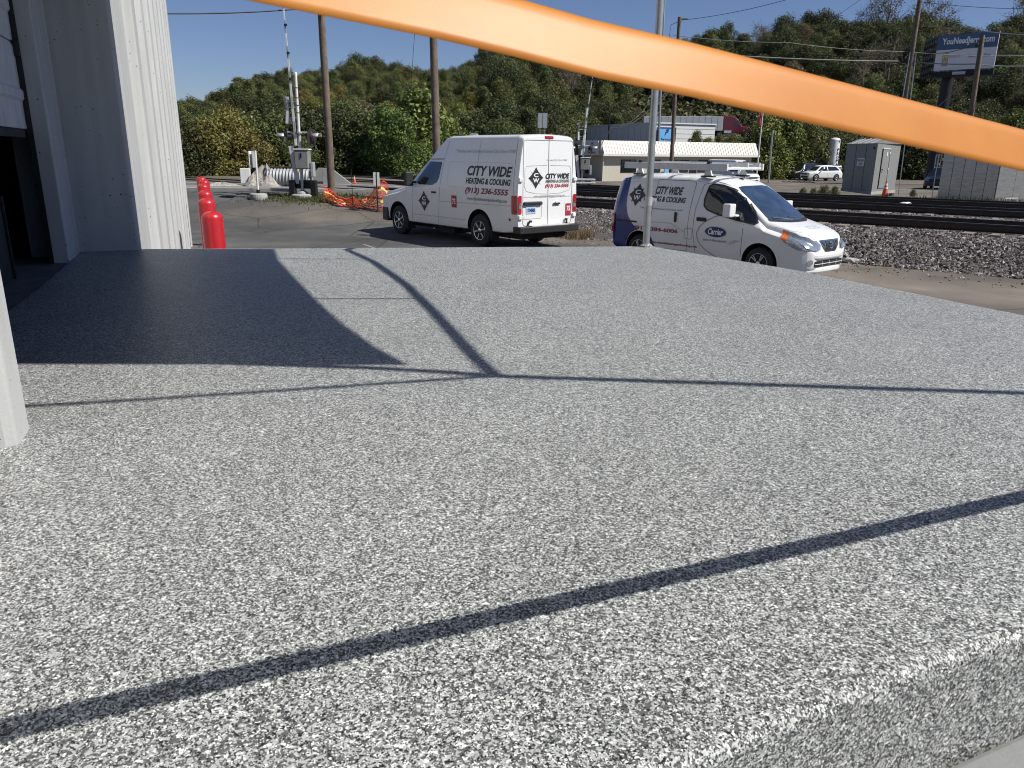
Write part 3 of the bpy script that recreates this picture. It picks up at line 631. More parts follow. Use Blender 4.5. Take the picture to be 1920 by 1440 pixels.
# ================================================================== VEHICLES
def section(zb, zt, wl, wb, wr, r, zbelt=None, crown=.03):
    zbelt = min(zbelt if zbelt else zb+.55*(zt-zb), zt-r-.06)
    P = [(0, zb), (wl*.55, zb), (wl-.07, zb), (wl-.018, zb+.03), (wl-.004, zb+.09)]
    z0 = zb+.09
    for i in range(1, 6): u = i/5; P.append((wl+(wb-wl)*math.sin(u*math.pi/2), z0+(zbelt-z0)*u))
    ze = zt-r
    for i in range(1, 8):
        u = i/7; P.append((wb+(wr-wb)*(u**1.5), zbelt+(ze-zbelt)*u))
    for i in range(1, 7):
        t = i/6*math.pi/2; P.append((wr-r*(1-math.cos(t)), ze+r*math.sin(t)))
    w = wr-r
    for i in range(1, 5): u = i/4; P.append((w*(1-u), zt+crown*(1-(1-u)**2)))
    return P
def body_loft(name, tab, m, parent, zbelt=None, crown=.03, arches=(), step=.05, fillet=True):
    tab = sorted(tab); xs = [t[0] for t in tab]; A = np.array(tab)
    st_ = sorted(set([round(v, 4) for v in np.arange(xs[0], xs[-1], step)]+xs))
    rings = []
    for x in st_:
        p = [float(np.interp(x, xs, A[:, j])) for j in range(1, 7)]
        h = section(*p, zbelt=zbelt, crown=crown); full = h+[(-y, z) for y, z in h[-2:0:-1]]
        rings.append([(x, y, z) for y, z in full])
    n_ = len(rings[0]); mb = MB(); V = [v for r_ in rings for v in r_]
    F = [(j*n_+i, j*n_+(i+1) % n_, (j+1)*n_+(i+1) % n_, (j+1)*n_+i) for j in range(len(rings)-1) for i in range(n_)]
    F += [tuple(range(n_)), tuple(range((len(rings)-1)*n_, len(rings)*n_))]
    mb.add(V, F); o = mb.build(name, m, None, smooth=False)
    full_bvh = BVHTree.FromPolygons([v.co for v in o.data.vertices], [p.vertices for p in o.data.polygons])
    if arches:
        cut = MB()
        for (ax, az, ar, yw) in arches:
            for s in (-1, 1): cut.lathe([(ar, s*(yw-.30)), (ar, s*(yw+.4))], 36, (ax, 0, az), 'y')
        c = cut.build('cutter', MT['under']); bmod = o.modifiers.new('b', 'BOOLEAN'); bmod.object = c; bmod.operation = 'DIFFERENCE'; bmod.solver = 'EXACT'
        dg = bpy.context.evaluated_depsgraph_get(); me = bpy.data.meshes.new_from_object(o.evaluated_get(dg)); o.modifiers.clear(); o.data = me
        bpy.data.objects.remove(c)
        me.materials.clear(); me.materials.append(m); me.materials.append(MT['under'])
        for p in me.polygons:
            cc = p.center; p.material_index = 0
            if abs(p.normal.y) > .6 and abs(cc.y) > .75: continue
            for (ax, az, ar, yw) in arches:
                if abs(math.hypot(cc.x-ax, cc.z-az)-ar) < .012 and abs(cc.y) > yw-.32: p.material_index = 1
                if math.hypot(cc.x-ax, cc.z-az) < ar-.02 and abs(abs(cc.y)-(yw-.30)) < .02: p.material_index = 1
    o.data.polygons.foreach_set('use_smooth', [True]*len(o.data.polygons)); o.data.set_sharp_from_angle(angle=R_(32))
    o.parent = parent; return o, full_bvh
def proj_pts(bvh, pts, side, off):
    out = []
    for a, b in pts:
        if side == 'L': o, d = Vector((a, 4, b)), Vector((0, -1, 0))
        elif side == 'R': o, d = Vector((a, -4, b)), Vector((0, 1, 0))
        elif side == 'F': o, d = Vector((6, a, b)), Vector((-1, 0, 0))
        elif side == 'B': o, d = Vector((-12, a, b)), Vector((1, 0, 0))
        else: o, d = Vector((a, b, 6)), Vector((0, 0, -1))
        h, nn, i, dist = bvh.ray_cast(o, d)
        if h is None:
            g = {'L': (a, 1, b), 'R': (a, -1, b), 'F': (.8, a, b), 'B': (-5, a, b), 'T': (a, b, 1.5)}[side]; h, nn, i, dist = bvh.find_nearest(Vector(g)); h = Vector(h)
        out.append(h - d*off)
    return out
def decal(name, bvh, poly, side, m, parent, off=.005, step=.06, label=None):
    bm = bmesh.new(); vs_ = [bm.verts.new((p[0], p[1], 0)) for p in poly]; bm.faces.new(vs_)
    bmesh.ops.triangulate(bm, faces=bm.faces[:])
    P = np.array(poly); lo, hi = P.min(0), P.max(0)
    for ax in (0, 1):
        for c in np.arange(lo[ax]+step, hi[ax], step):
            no = (1, 0, 0) if ax == 0 else (0, 1, 0); co = (c, 0, 0) if ax == 0 else (0, c, 0)
            bmesh.ops.bisect_plane(bm, geom=bm.verts[:]+bm.edges[:]+bm.faces[:], plane_co=co, plane_no=no)
    bm.verts.index_update(); pts = [(v.co.x, v.co.y) for v in bm.verts]; F = [tuple(v.index for v in f.verts) for f in bm.faces]; bm.free()
    mb = MB(); mb.add(proj_pts(bvh, pts, side, off), F); o = mb.build(name, m, parent, fixn=False)
    o.data.polygons.foreach_set('use_smooth', [True]*len(o.data.polygons))
    if label: o['label'] = label
    return o
def rounded(x0, y0, x1, y1, r, n_=4):
    out = []
    for cx, cy, a in ((x1-r, y1-r, 0), (x0+r, y1-r, 90), (x0+r, y0+r, 180), (x1-r, y0+r, 270)):
        for i in range(n_+1): t = R_(a+90*i/n_); out.append((cx+r*math.cos(t), cy+r*math.sin(t)))
    return out
def seam(bvh, pts, side, parent, w=.010, m=None, name='seam', off=.003, closed=False):
    P = [Vector(p) for p in pts]; Q = []
    if closed: P.append(P[0])
    for a, b in zip(P, P[1:]):
        k_ = max(1, int((b-a).length/.08)); Q += [a.lerp(b, i/k_) for i in range(k_)]
    Q.append(P[-1]); L = []; Rr = []
    for i, p_ in enumerate(Q):
        d = (Q[min(i+1, len(Q)-1)]-Q[max(i-1, 0)]).normalized(); nn = Vector((-d.y, d.x)); L.append(tuple(p_+nn*w/2)); Rr.append(tuple(p_-nn*w/2))
    V = proj_pts(bvh, L+Rr, side, off); k_ = len(Q)
    mb = MB(); mb.add(V, [(i, i+1, k_+i+1, k_+i) for i in range(k_-1)]); return mb.build(name, m or MT['seam'], parent, fixn=False)
def lettering(bvh, s, box, side, m, parent, shear=0, off=.007, label=None, name='lettering', slope=0):
    u0, v0, u1, v1 = box; v, f = text_geo(s, shear)
    pts = [(u0+a*(u1-u0), v0+b*(v1-v0)+slope*a) for a, b in v]
    mb = MB(); mb.add(proj_pts(bvh, pts, side, off), f); o = mb.build(name, m, parent, fixn=False)
    if label: o['label'] = label
    return o
def star4(cx, cy, rx, ry, k_=.3, sag=.55):
    out = []
    for i in range(4):
        a = R_(90*i); b = R_(90*i+45); c = R_(90*i+90)
        p = (math.cos(a)*rx, math.sin(a)*ry); q_ = (math.cos(c)*rx, math.sin(c)*ry); mid = (math.cos(b)*rx*sag, math.sin(b)*ry*sag)
        for j in range(5):
            u = j/5; out.append((cx+(1-u)**2*p[0]+2*u*(1-u)*mid[0]+u*u*q_[0], cy+(1-u)**2*p[1]+2*u*(1-u)*mid[1]+u*u*q_[1]))
    return out
def star_diag(cx, cy, r, rin):
    out = []
    for i in range(8):
        a = R_(45*i); rr = r if i % 2 else rin; out.append((cx+math.cos(a)*rr, cy+math.sin(a)*rr))
    return out
def emblem(bvh, cx, cy, rx, ry, side, parent, s=1):
    decal('emblem_rays', bvh, star_diag(cx, cy, rx*.95, rx*.2), side, MT['ink_light'], parent, .006, .2)
    e = decal('emblem', bvh, star4(cx, cy, rx, ry), side, MT['ink'], parent, .008, .2, 'black star badge with the white letters C W')
    d = -1 if side in ('L', 'B') else 1; w = rx*.38
    lettering(bvh, 'C', (cx-d*w*.8, cy+ry*.06, cx+d*w*.8, cy+ry*.44), side, MT['ink_white'], parent, 0, .010)
    lettering(bvh, 'W', (cx-d*w*1.05, cy-ry*.44, cx+d*w*1.05, cy-ry*.04), side, MT['ink_white'], parent, 0, .010)
def wheel(parent, x, y, z, Rt, wd, Rr, rim_m, spokes=5, side=1, split=False):
    w = bpy.data.objects.new('wheel', None); COL.objects.link(w); w.parent = parent; w.location = (x, y, z); w.rotation_euler = (random.uniform(-.02, .02), random.uniform(0, 6), 0 if side > 0 else math.pi)
    h = wd/2
    mb = MB(); mb.lathe([(Rr*.99, -h), (Rr+.03, -h-.004), (Rt-.05, -h+.002), (Rt-.008, -h+.03), (Rt, -h*.5), (Rt, h*.5), (Rt-.008, h-.03), (Rt-.05, h-.002), (Rr+.03, h+.004), (Rr*.99, h-.006)], 36, axis='y'); mb.build('tyre', MT['tyre'], w, smooth=True)
    mb = MB(); mb.lathe([(Rr, h-.002), (Rr*.985, h+.004), (Rr*.93, h-.004), (Rr*.9, h-.05), (Rr*.86, h-.11), (.02, h-.115)], 36, axis='y'); mb.build('rim_barrel', MT['under'], w, smooth=True)
    mb = MB(); mb.lathe([(Rr, h-.014), (Rr*1.0, h+.006), (Rr*.95, h+.004), (Rr*.90, h-.012), (Rr*.90, h-.02)], 36, axis='y')
    mb.lathe([(Rr*.30, h-.06), (Rr*.30, h-.012), (Rr*.22, h+.002), (Rr*.05, h+.006)], 20, axis='y')
    for i in range(spokes):
        for dj in ((-.13, .13) if split else (0,)):
            a = 2*math.pi*i/spokes+dj; b = 2*math.pi*i/spokes+dj*.6; wdt = Rr*(.10 if split else .17)
            p0 = Vector((math.cos(b)*Rr*.2, h-.018, -math.sin(b)*Rr*.2)); p1 = Vector((math.cos(a)*Rr*.93, h-.012, -math.sin(a)*Rr*.93))
            d = (p1-p0).normalized(); sd_ = d.cross(Vector((0, 1, 0)))
            mb.bar(p0, p1, .03, wdt, up=sd_)
    mb.build('rim', rim_m, w, smooth=True, bevel=.004)
    return w
def rbox(mb, c, d, rz=0): return mb.box(c, d, rz)

# ------------------------------------------------------------------ tall white van
NVp = thing('cargo_van', 'tall white cargo van with black CITY WIDE lettering, rear doors towards the dock', 'van', (-2.514, 22.95, 0), 2.279)
tab = [(.99, .52, .98, .70, .72, .52, .07), (.96, .47, 1.06, .84, .87, .66, .08), (.88, .43, 1.13, .92, .96, .76, .09), (.70, .40, 1.18, .965, .995, .82, .10), (.3, .38, 1.25, .985, 1.005, .86, .10), (0, .38, 1.30, .99, 1.01, .87, .10), (-.38, .38, 1.40, .99, 1.012, .87, .09), (-.46, .38, 1.46, .99, 1.012, .86, .09), (-.9, .38, 1.82, .99, 1.012, .82, .10), (-1.24, .38, 2.08, .99, 1.012, .79, .11), (-1.75, .38, 2.45, .99, 1.01, .77, .12), (-2.0, .38, 2.60, .99, 1.01, .78, .12), (-2.25, .38, 2.65, .99, 1.01, .80, .12), (-2.8, .38, 2.66, .99, 1.01, .83, .12), (-4.6, .40, 2.66, .985, 1.005, .84, .12), (-4.98, .44, 2.66, .98, 1.0, .84, .11), (-5.08, .48, 2.63, .965, .985, .82, .09), (-5.12, .52, 2.60, .94, .96, .80, .07)]
ob, bv = body_loft('body', tab, MT['van_white'], NVp, zbelt=1.32, arches=[(0, .42, .50, .95), (-3.71, .42, .50, .95)])
for ax in (0, -3.71):
    for s in (1, -1): wheel(NVp, ax, s*.87, .40, .40, .25, .235, MT['chrome'], 6, s)
mb = MB(); mb.box((-1.9, 0, .33), (5.2, 1.2, .16)); mb.box((-1.95, .55, .30), (.9, .5, .2)); mb.box((-4.6, 0, .36), (.8, 1.4, .2)); mb.build('chassis', MT['under'], NVp)
mb = MB(); mb.tube([(-4.2, -.55, .36), (-5.22, -.55, .36)], .045, 10); mb.build('exhaust_pipe', MT['under'], NVp)
for s in (1, -1):
    decal('side_window', bv, [(-1.06, 1.42), (-1.70, 1.42), (-1.90, 1.50), (-1.99, 1.62), (-2.05, 1.98), (-2.02, 2.02), (-1.36, 2.02), (-1.30, 1.99), (-.98, 1.62), (-.92, 1.47)], 'L' if s > 0 else 'R', MT['glass_dark'], NVp, .004)
    sd_ = 'L' if s > 0 else 'R'
    seam(bv, [(-.70, .42), (-.76, 1.35), (-1.28, 2.07), (-2.14, 2.07), (-2.08, 1.6), (-1.95, .42)], sd_, NVp, name='door_seam')
    seam(bv, [(-2.14, 2.10), (-1.15, 2.10)], sd_, NVp, name='roof_seam')
    seam(bv, [(-2.14, 2.10), (-2.26, 2.62)], sd_, NVp, name='roof_seam')
    seam(bv, [(-3.60, 2.60), (-3.56, 1.05)], sd_, NVp, .008, name='panel_seam')
    seam(bv, [(-4.98, 2.60), (-5.0, 1.3)], sd_, NVp, .008, name='panel_seam')
    seam(bv, rounded(-4.92, 1.42, -2.38, 2.03, .10), sd_, NVp, .008, name='panel_crease', closed=True, m=MT['van_grey'])
    seam(bv, [(-2.0, 1.02), (-4.95, 1.06)], sd_, NVp, .02, MT['van_grey'], 'body_crease', .002)
    seam(bv, [(-.8, .62), (-3.15, .62)], sd_, NVp, .02, MT['van_grey'], 'body_crease', .002)
    mb = MB(); mb.box((-1.78, s*1.02, 1.24), (.20, .03, .045)); mb.build('door_handle', MT['black_plastic'], NVp, bevel=.01)
    mb = MB(); mb.box((-.86, s*1.19, 1.56), (.13, .24, .38)); mb.box((-.92, s*1.04, 1.47), (.06, .12, .06)); mb.build('mirror', MT['black_plastic'], NVp, bevel=.03)
    for ax, a0 in ((-.47, .44), (-4.19, .42)):
        mb = MB(); mb.box((ax, s*.88, .36), (.03, .26, .34)); mb.build('mud_flap', MT['rubber'], NVp)
    decal('tail_light', bv, rounded(-5.115, .87, -4.95, 1.30, .03), sd_, MT['red_lens'], NVp, .012)
decal('windshield', bv, [(.72, 1.50), (.66, 1.98), (.60, 2.03), (-.60, 2.03), (-.66, 1.98), (-.72, 1.50)], 'F', MT['windshield'], NVp)
decal('front_grille', bv, rounded(-.62, .70, .62, 1.04, .06), 'F', MT['black_plastic'], NVp, .012)
for s in (1, -1): decal('headlight', bv, rounded(min(s*.64, s*.88), .72, max(s*.64, s*.88), 1.05, .04), 'F', MT['clear_lens'], NVp, .014)
mb = MB(); mb.prism([(.98, -.93), (1.07, -.8), (1.10, -.5), (1.10, .5), (1.07, .8), (.98, .93), (.6, 1.02), (.55, 1.0), (.55, -1.0), (.6, -1.02)], .34, .72); mb.build('front_bumper', MT['black_plastic'], NVp, bevel=.03)
mb = MB(); mb.prism([(-5.0, -1.0), (-5.24, -.97), (-5.27, -.6), (-5.27, .6), (-5.24, .97), (-5.0, 1.0)], .42, .585); mb.build('rear_bumper', MT['black_plastic'], NVp, bevel=.02)
mb = MB(); mb.box((-5.16, 0, .592), (.20, 1.2, .02)); mb.build('bumper_step', MT['van_grey'], NVp)
B = 'B'
seam(bv, [(0, .60), (0, 2.58)], B, NVp, .014, name='door_seam', off=.006)
seam(bv, rounded(-.80, .60, .80, 2.55, .08), B, NVp, .010, name='door_seam', closed=True, off=.006)
for s in (1, -1):
    seam(bv, [(s*.04, 1.99), (s*.70, 1.97), (s*.745, 1.90), (s*.75, 1.5), (s*.70, 1.40), (s*.4, 1.34), (s*.04, 1.325)], B, NVp, .012, MT['van_grey'], 'panel_crease', .005)
    seam(bv, [(s*.04, 1.24), (s*.80, 1.26)], B, NVp, .010, MT['van_grey'], 'panel_crease', .005)
    decal('tail_light', bv, rounded(min(s*.845, s*.955), .87, max(s*.845, s*.955), 1.30, .03), B, MT['red_lens'], NVp, .014)
    decal('reverse_lens', bv, rounded(min(s*.85, s*.93), .99, max(s*.85, s*.93), 1.13, .02), B, MT['clear_lens'], NVp, .02)
    for zz in (.80, 1.66):
        mb = MB(); mb.box((-5.13, s*.885, zz), (.07, .11, .09)); mb.build('hinge', MT['van_white'], NVp, bevel=.012)
    mb = MB(); mb.tube([(-5.13, s*.66, .60), (-5.17, s*.60, .70)], .018, 8); mb.box((-5.165, s*.59, .70), (.04, .07, .05)); mb.build('door_stop', MT['black_plastic'], NVp)
    mb = MB(); mb.lathe([(.03, 0), (.03, .02)], 12, (-4.88, s*.985, .74), 'y'); mb.build('marker', MT['black_plastic'], NVp)
mb = MB(); mb.box((-5.15, .50, 1.115), (.05, .58, .075)); mb.build('plate_lamp_bar', MT['black_plastic'], NVp, bevel=.015)
seam(bv, rounded(.20, .76, .79, 1.16, .04), B, NVp, .012, MT['van_grey'], 'plate_recess', .006, True)
decal('license_plate', bv, rounded(.39, .88, .70, 1.04, .012), B, defmat('plate_blue', (.45, .58, .76), .4, var=.06), NVp, .012)
lettering(bv, '17MBR', (.68, .91, .41, 1.0), B, MT['ink_blue'], NVp, 0, .016)['kind'] = 'stuff'
mb = MB(); mb.box((-5.145, -.28, 1.09), (.03, .22, .045)); mb.build('door_handle', MT['black_plastic'], NVp, bevel=.012)
mb = MB(); mb.lathe([(.035, 0), (.035, .03)], 14, (-5.15, -.28, 1.12), 'x'); mb.build('lock', MT['van_white'], NVp)
mb = MB(); mb.box((-5.10, .0, 2.615), (.07, .28, .07)); mb.build('brake_light', MT['red_lens'], NVp, bevel=.02)
lettering(bv, 'CITY WIDE', (-3.20, 1.71, -4.91, 1.95), 'L', MT['ink'], NVp, .22, label='bold black slanted words CITY WIDE')
lettering(bv, 'HEATING & COOLING', (-3.17, 1.515, -4.89, 1.66), 'L', MT['ink'], NVp, .18)
lettering(bv, '(913) 236-5555', (-3.16, 1.25, -4.83, 1.43), 'L', MT['ink_maroon'], NVp, .22, label='dark red telephone number')
lettering(bv, 'www.citywideheatingandcooling.com', (-3.22, 1.10, -4.78, 1.20), 'L', MT['ink_grey'], NVp, .1)
lettering(bv, '"Heating and Cooling Kansas City Since 1949"', (-2.62, 2.23, -5.0, 2.34), 'L', MT['ink_light'], NVp, .15)['kind'] = 'stuff'
decal('red_sticker', bv, [(-2.57, .90), (-2.79, .90), (-2.79, 1.20), (-2.57, 1.20)], 'L', MT['ink_red'], NVp, .006, .2)
lettering(bv, '75', (-2.61, .98, -2.75, 1.12), 'L', MT['ink_white'], NVp, 0, .010)
emblem(bv, -1.32, .99, .27, .27, 'L', NVp)
emblem(bv, .40, 1.70, .235, .245, 'B', NVp)
lettering(bv, 'CITY WIDE', (.09, 1.675, -.70, 1.80), B, MT['ink'], NVp, .2, .012)
lettering(bv, 'HEATING & COOLING', (.085, 1.585, -.70, 1.655), B, MT['ink'], NVp, .15, .012)
lettering(bv, '(913) 236-5555', (.10, 1.455, -.69, 1.555), B, MT['ink_red'], NVp, .2, .012)
lettering(bv, 'www.citywideheatingandcooling.com', (.46, 1.25, -.57, 1.305), B, MT['ink_grey'], NVp, 0, .010)
lettering(bv, 'Kansas City Since 1949', (.06, 2.08, -.62, 2.14), B, MT['ink_light'], NVp, .1, .010)
decal('red_sticker', bv, [(-.60, .79), (-.78, .79), (-.78, 1.08), (-.60, 1.08)], B, MT['ink_red'], NVp, .008, .2)
lettering(bv, '75', (-.63, .90, -.75, 1.02), B, MT['ink_white'], NVp, 0, .012)
for xx in (-2.3, -2.45): 
    mb = MB(); mb.lathe([(.07, 0), (.07, .025), (.03, .045)], 12, (xx-.3, .35, 2.685)); mb.build('roof_marker', MT['clear_lens'], NVp, smooth=True)

# ------------------------------------------------------------------ small blue and white van
N2 = thing('delivery_van', 'small white delivery van with a blue tail, ladder rack and oval door badge', 'van', (5.25, 15.1, 0), -.86)
tab = [(.95, .30, .60, .40, .42, .30, .06), (.93, .27, .70, .54, .57, .42, .07), (.88, .24, .79, .64, .67, .52, .08), (.80, .22, .855, .71, .745, .60, .09), (.68, .20, .915, .765, .80, .66, .10), (.5, .20, .975, .80, .83, .70, .11), (.25, .20, 1.04, .82, .85, .73, .12), (.06, .20, 1.085, .83, .86, .745, .12), (0, .20, 1.115, .83, .862, .74, .11), (-.45, .20, 1.44, .83, .862, .69, .11), (-.80, .20, 1.665, .83, .862, .66, .12), (-1.0, .20, 1.75, .83, .862, .66, .14), (-1.3, .20, 1.815, .83, .862, .67, .15), (-1.8, .20, 1.85, .83, .862, .68, .15), (-2.8, .20, 1.85, .83, .862, .68, .15), (-3.4, .22, 1.83, .825, .855, .67, .14), (-3.62, .26, 1.78, .81, .835, .65, .12), (-3.74, .32, 1.68, .78, .80, .62, .10), (-3.78, .40, 1.55, .74, .76, .58, .08)]
ob2, b2 = body_loft('body', tab, MT['van_white'], N2, zbelt=.95, crown=.035, arches=[(0, .32, .375, .82), (-2.925, .32, .375, .82)])
for ax in (0, -2.925):
    for s in (1, -1): wheel(N2, ax, s*.755, .305, .305, .19, .20, MT['alloy'], 5, s, True)
mb = MB(); mb.box((-1.45, 0, .22), (4.2, 1.3, .12)); mb.build('chassis', MT['under'], N2)
for sd_, s in (('R', -1), ('L', 1)):
    decal('side_window', b2, [(-1.34, 1.30), (-1.36, 1.42), (-1.33, 1.66), (-1.27, 1.70), (-1.05, 1.69), (-.80, 1.62), (-.52, 1.48), (-.30, 1.27), (-.14, 1.06), (-.16, 1.04), (-.55, 1.09), (-1.0, 1.17), (-1.25, 1.24)], sd_, MT['glass_dark'], N2, .010, .04)
    seam(b2, [(-.62, 1.10), (-.66, 1.53)], sd_, N2, .05, MT['black_plastic'], 'window_pillar', .014)
    seam(b2, [(-1.34, 1.30), (-1.37, 1.42), (-1.34, 1.67), (-1.27, 1.715), (-1.05, 1.70), (-.80, 1.635), (-.52, 1.49), (-.28, 1.27), (-.12, 1.05), (-.16, 1.03), (-.55, 1.08), (-1.0, 1.16), (-1.25, 1.23)], sd_, N2, .03, MT['black_plastic'], 'window_trim', .013, True)
    seam(b2, [(-.40, .40), (-.38, 1.02)], sd_, N2, name='door_seam')
    seam(b2, [(-1.45, .36), (-1.53, .8), (-1.53, 1.25), (-1.47, 1.70), (-1.2, 1.765), (-.75, 1.67), (-.45, 1.48), (-.20, 1.2)], sd_, N2, name='door_seam')
    seam(b2, rounded(-2.62, .38, -1.66, 1.76, .06), sd_, N2, .010, name='sliding_door_seam', closed=True)
    seam(b2, [(-3.35, 1.70), (-2.66, 1.73)], sd_, N2, .008, MT['van_grey'], 'panel_crease')
    seam(b2, [(-2.75, .90), (-2.1, .91), (-1.75, .76)], sd_, N2, .02, MT['van_grey'], 'panel_crease', .002)
    mb = MB(); mb.box((-1.34, s*.875, 1.04), (.22, .035, .075)); mb.build('door_handle', MT['black_plastic'], N2, bevel=.02)
    mb = MB(); mb.box((-1.98, s*.872, 1.04), (.055, .03, .20)); mb.build('sliding_door_handle', MT['black_plastic'], N2, bevel=.02)
    mb = MB(); mb.box((-3.30, s*.862, .875), (.60, .018, .035)); mb.build('slide_rail', MT['black_plastic'], N2, bevel=.005)
    mb = MB(); mb.box((-.62, s*1.01, 1.26), (.17, .20, .25)); mb.box((-.56, s*.88, 1.16), (.10, .14, .05)); mb.build('mirror', MT['van_white'], N2, bevel=.05, seg=3)
    decal('tail_light', b2, rounded(-3.745, .62, -3.66, 1.02, .03), sd_, MT['red_lens'], N2, .03)
    decal('headlight', b2, [(.36, .965), (.40, .82), (.54, .71), (.74, .63), (.89, .61), (.87, .71), (.76, .83), (.58, .92)], sd_, MT['clear_lens'], N2, .014, .03)
    decal('turn_lamp', b2, [(.37, .955), (.41, .83), (.50, .75), (.53, .78), (.49, .91)], sd_, MT['amber_lens'], N2, .019, .03)
    decal('headlight_front', b2, [(s*.74, .88), (s*.60, .86), (s*.44, .785), (s*.36, .72), (s*.38, .63), (s*.50, .61), (s*.66, .64), (s*.76, .74)], 'F', MT['clear_lens'], N2, .02, .03)
    decal('fog_lamp', b2, [(s*.60+.06*math.cos(a), .40+.055*math.sin(a)) for a in np.linspace(0, 6.0, 12)], 'F', MT['clear_lens'], N2, .008)
seam(b2, rounded(-1.735, .63, -1.545, .84, .03), 'R', N2, .008, name='fuel_flap', closed=True)
# blue tail: sweeps from roof to sill
blue = [(-3.78, .30), (-3.78, 1.55), (-3.73, 1.69), (-3.60, 1.775), (-3.40, 1.80), (-3.385, 1.6), (-3.375, 1.4), (-3.35, 1.2), (-3.27, 1.0), (-3.12, .8), (-2.95, .64), (-2.75, .48), (-2.58, .36), (-2.45, .30), (-2.56, .32), (-2.56, .36), (-2.62, .52), (-2.75, .64), (-2.925, .70), (-3.1, .64), (-3.23, .52), (-3.29, .36), (-3.3, .30)]
blue = [(-3.76, .42), (-3.76, 1.55), (-3.72, 1.68), (-3.60, 1.76), (-3.40, 1.79), (-3.385, 1.6), (-3.375, 1.4), (-3.35, 1.2), (-3.27, 1.0), (-3.12, .82), (-2.95, .715), (-3.06, .685), (-3.18, .61), (-3.26, .51), (-3.30, .40), (-3.31, .26), (-3.5, .26), (-3.7, .32)]
decal('blue_panel', b2, blue, 'R', MT['van_blue'], N2, .004, .05, 'dark blue painted tail section')
decal('blue_panel', b2, [(-2.60, .60), (-2.64, .52), (-2.56, .36), (-2.545, .26), (-2.36, .26), (-2.45, .34), (-2.52, .45)], 'R', MT['van_blue'], N2, .004, .05)
lettering(b2, 'CITY WIDE', (-2.63, 1.47, -1.93, 1.63), 'R', MT['ink'], N2, .22, label='bold black slanted words CITY WIDE')
lettering(b2, 'HEATING & COOLING', (-2.90, 1.32, -1.81, 1.43), 'R', MT['ink'], N2, .18)
lettering(b2, '"Heating & Cooling Kansas City Since 1949"', (-2.95, 1.155, -1.83, 1.195), 'R', MT['ink_grey'], N2, .1)
lettering(b2, '(913) 384-6006', (-3.06, .69, -1.90, .80), 'R', MT['ink_maroon'], N2, 0)
lettering(b2, 'www.citywideheatingandcooling.com', (-2.62, .455, -1.41, .515), 'R', MT['ink_maroon'], N2, .1)
emblem(b2, -3.10, 1.43, .235, .235, 'R', N2)
mb = star_diag(-3.10, 1.43, .19, .11); decal('emblem_body', b2, mb, 'R', MT['ink'], N2, .0075, .3)
ell = lambda cx, cy, a, b, n_=28: [(cx+a*math.cos(2*math.pi*i/n_), cy+b*math.sin(2*math.pi*i/n_)) for i in range(n_)]
decal('oval_badge_rim', b2, ell(-.985, .82, .262, .112), 'R', MT['ink_light'], N2, .005, .3)
decal('oval_badge', b2, ell(-.985, .82, .245, .097), 'R', MT['ink_blue'], N2, .008, .3, 'dark blue oval badge with white script')
lettering(b2, 'Carrier', (-1.16, .765, -.81, .885), 'R', MT['ink_white'], N2, .35, .011)
lettering(b2, 'turn to the experts', (-1.28, .615, -.72, .685), 'R', MT['ink_grey'], N2, 0)
for k_ in range(3): seam(b2, [(-.70+.05*k_, .61), (-.62+.05*k_, .665), (-.53+.05*k_, .70)], 'R', N2, .008, MT['ink_grey'], 'swoosh', .006)
seam(b2, [(-.92, 1.15), (-1.05, 1.11), (-1.25, 1.0), (-1.37, .90), (-1.43, .78), (-1.42, .68), (-1.36, .57), (-1.22, .46), (-.97, .34), (-.6, .24)], 'R', N2, .022, MT['ink_grey'], 'curved_stripe', .005)
decal('windshield', b2, [(.62, 1.12), (.63, 1.15), (.545, 1.60), (.50, 1.675), (.3, 1.695), (-.3, 1.695), (-.50, 1.675), (-.545, 1.60), (-.63, 1.15), (-.62, 1.12), (-.3, 1.095), (.3, 1.095)], 'F', MT['windshield'], N2, .012, .04)
seam(b2, [(.66, 1.105), (.3, 1.085), (-.3, 1.085), (-.66, 1.105)], 'F', N2, .035, MT['black_plastic'], 'cowl', .008)
for y0 in (.45, -.05):
    mb = MB(); P = proj_pts(b2, [(y0, 1.10), (y0-.22, 1.13), (y0-.45, 1.145)], 'F', .02); mb.tube(P, .012, 6); mb.build('wiper', MT['black_plastic'], N2)
decal('grille_surround', b2, [(-.34, .795), (.34, .795), (.30, .70), (.17, .575), (-.17, .575), (-.30, .70)], 'F', MT['chrome'], N2, .010, .06)
decal('grille_mesh', b2, [(-.17, .775), (.17, .775), (.135, .61), (-.135, .61)], 'F', MT['black_plastic'], N2, .016, .06)
for s in (1, -1): decal('grille_mesh', b2, [(s*.305, .775), (s*.22, .775), (s*.19, .68), (s*.26, .715)], 'F', MT['black_plastic'], N2, .016, .06)
decal('badge_ring', b2, ell(0, .695, .075, .065, 18), 'F', MT['chrome'], N2, .022, .3)
decal('badge_core', b2, ell(0, .695, .052, .043, 18), 'F', MT['black_plastic'], N2, .025, .3)
decal('badge_bar', b2, [(-.085, .683), (.085, .683), (.085, .707), (-.085, .707)], 'F', MT['chrome'], N2, .028, .3)
decal('lower_intake', b2, rounded(-.50, .315, .50, .425, .03), 'F', MT['black_plastic'], N2, .008, .06)
seam(b2, [(-.50, .37), (.50, .37)], 'F', N2, .012, MT['van_white'], 'intake_bar', .016)
for k_ in (-.25, 0, .25): seam(b2, [(k_, .32), (k_, .42)], 'F', N2, .012, MT['van_grey'], 'intake_rib', .014)
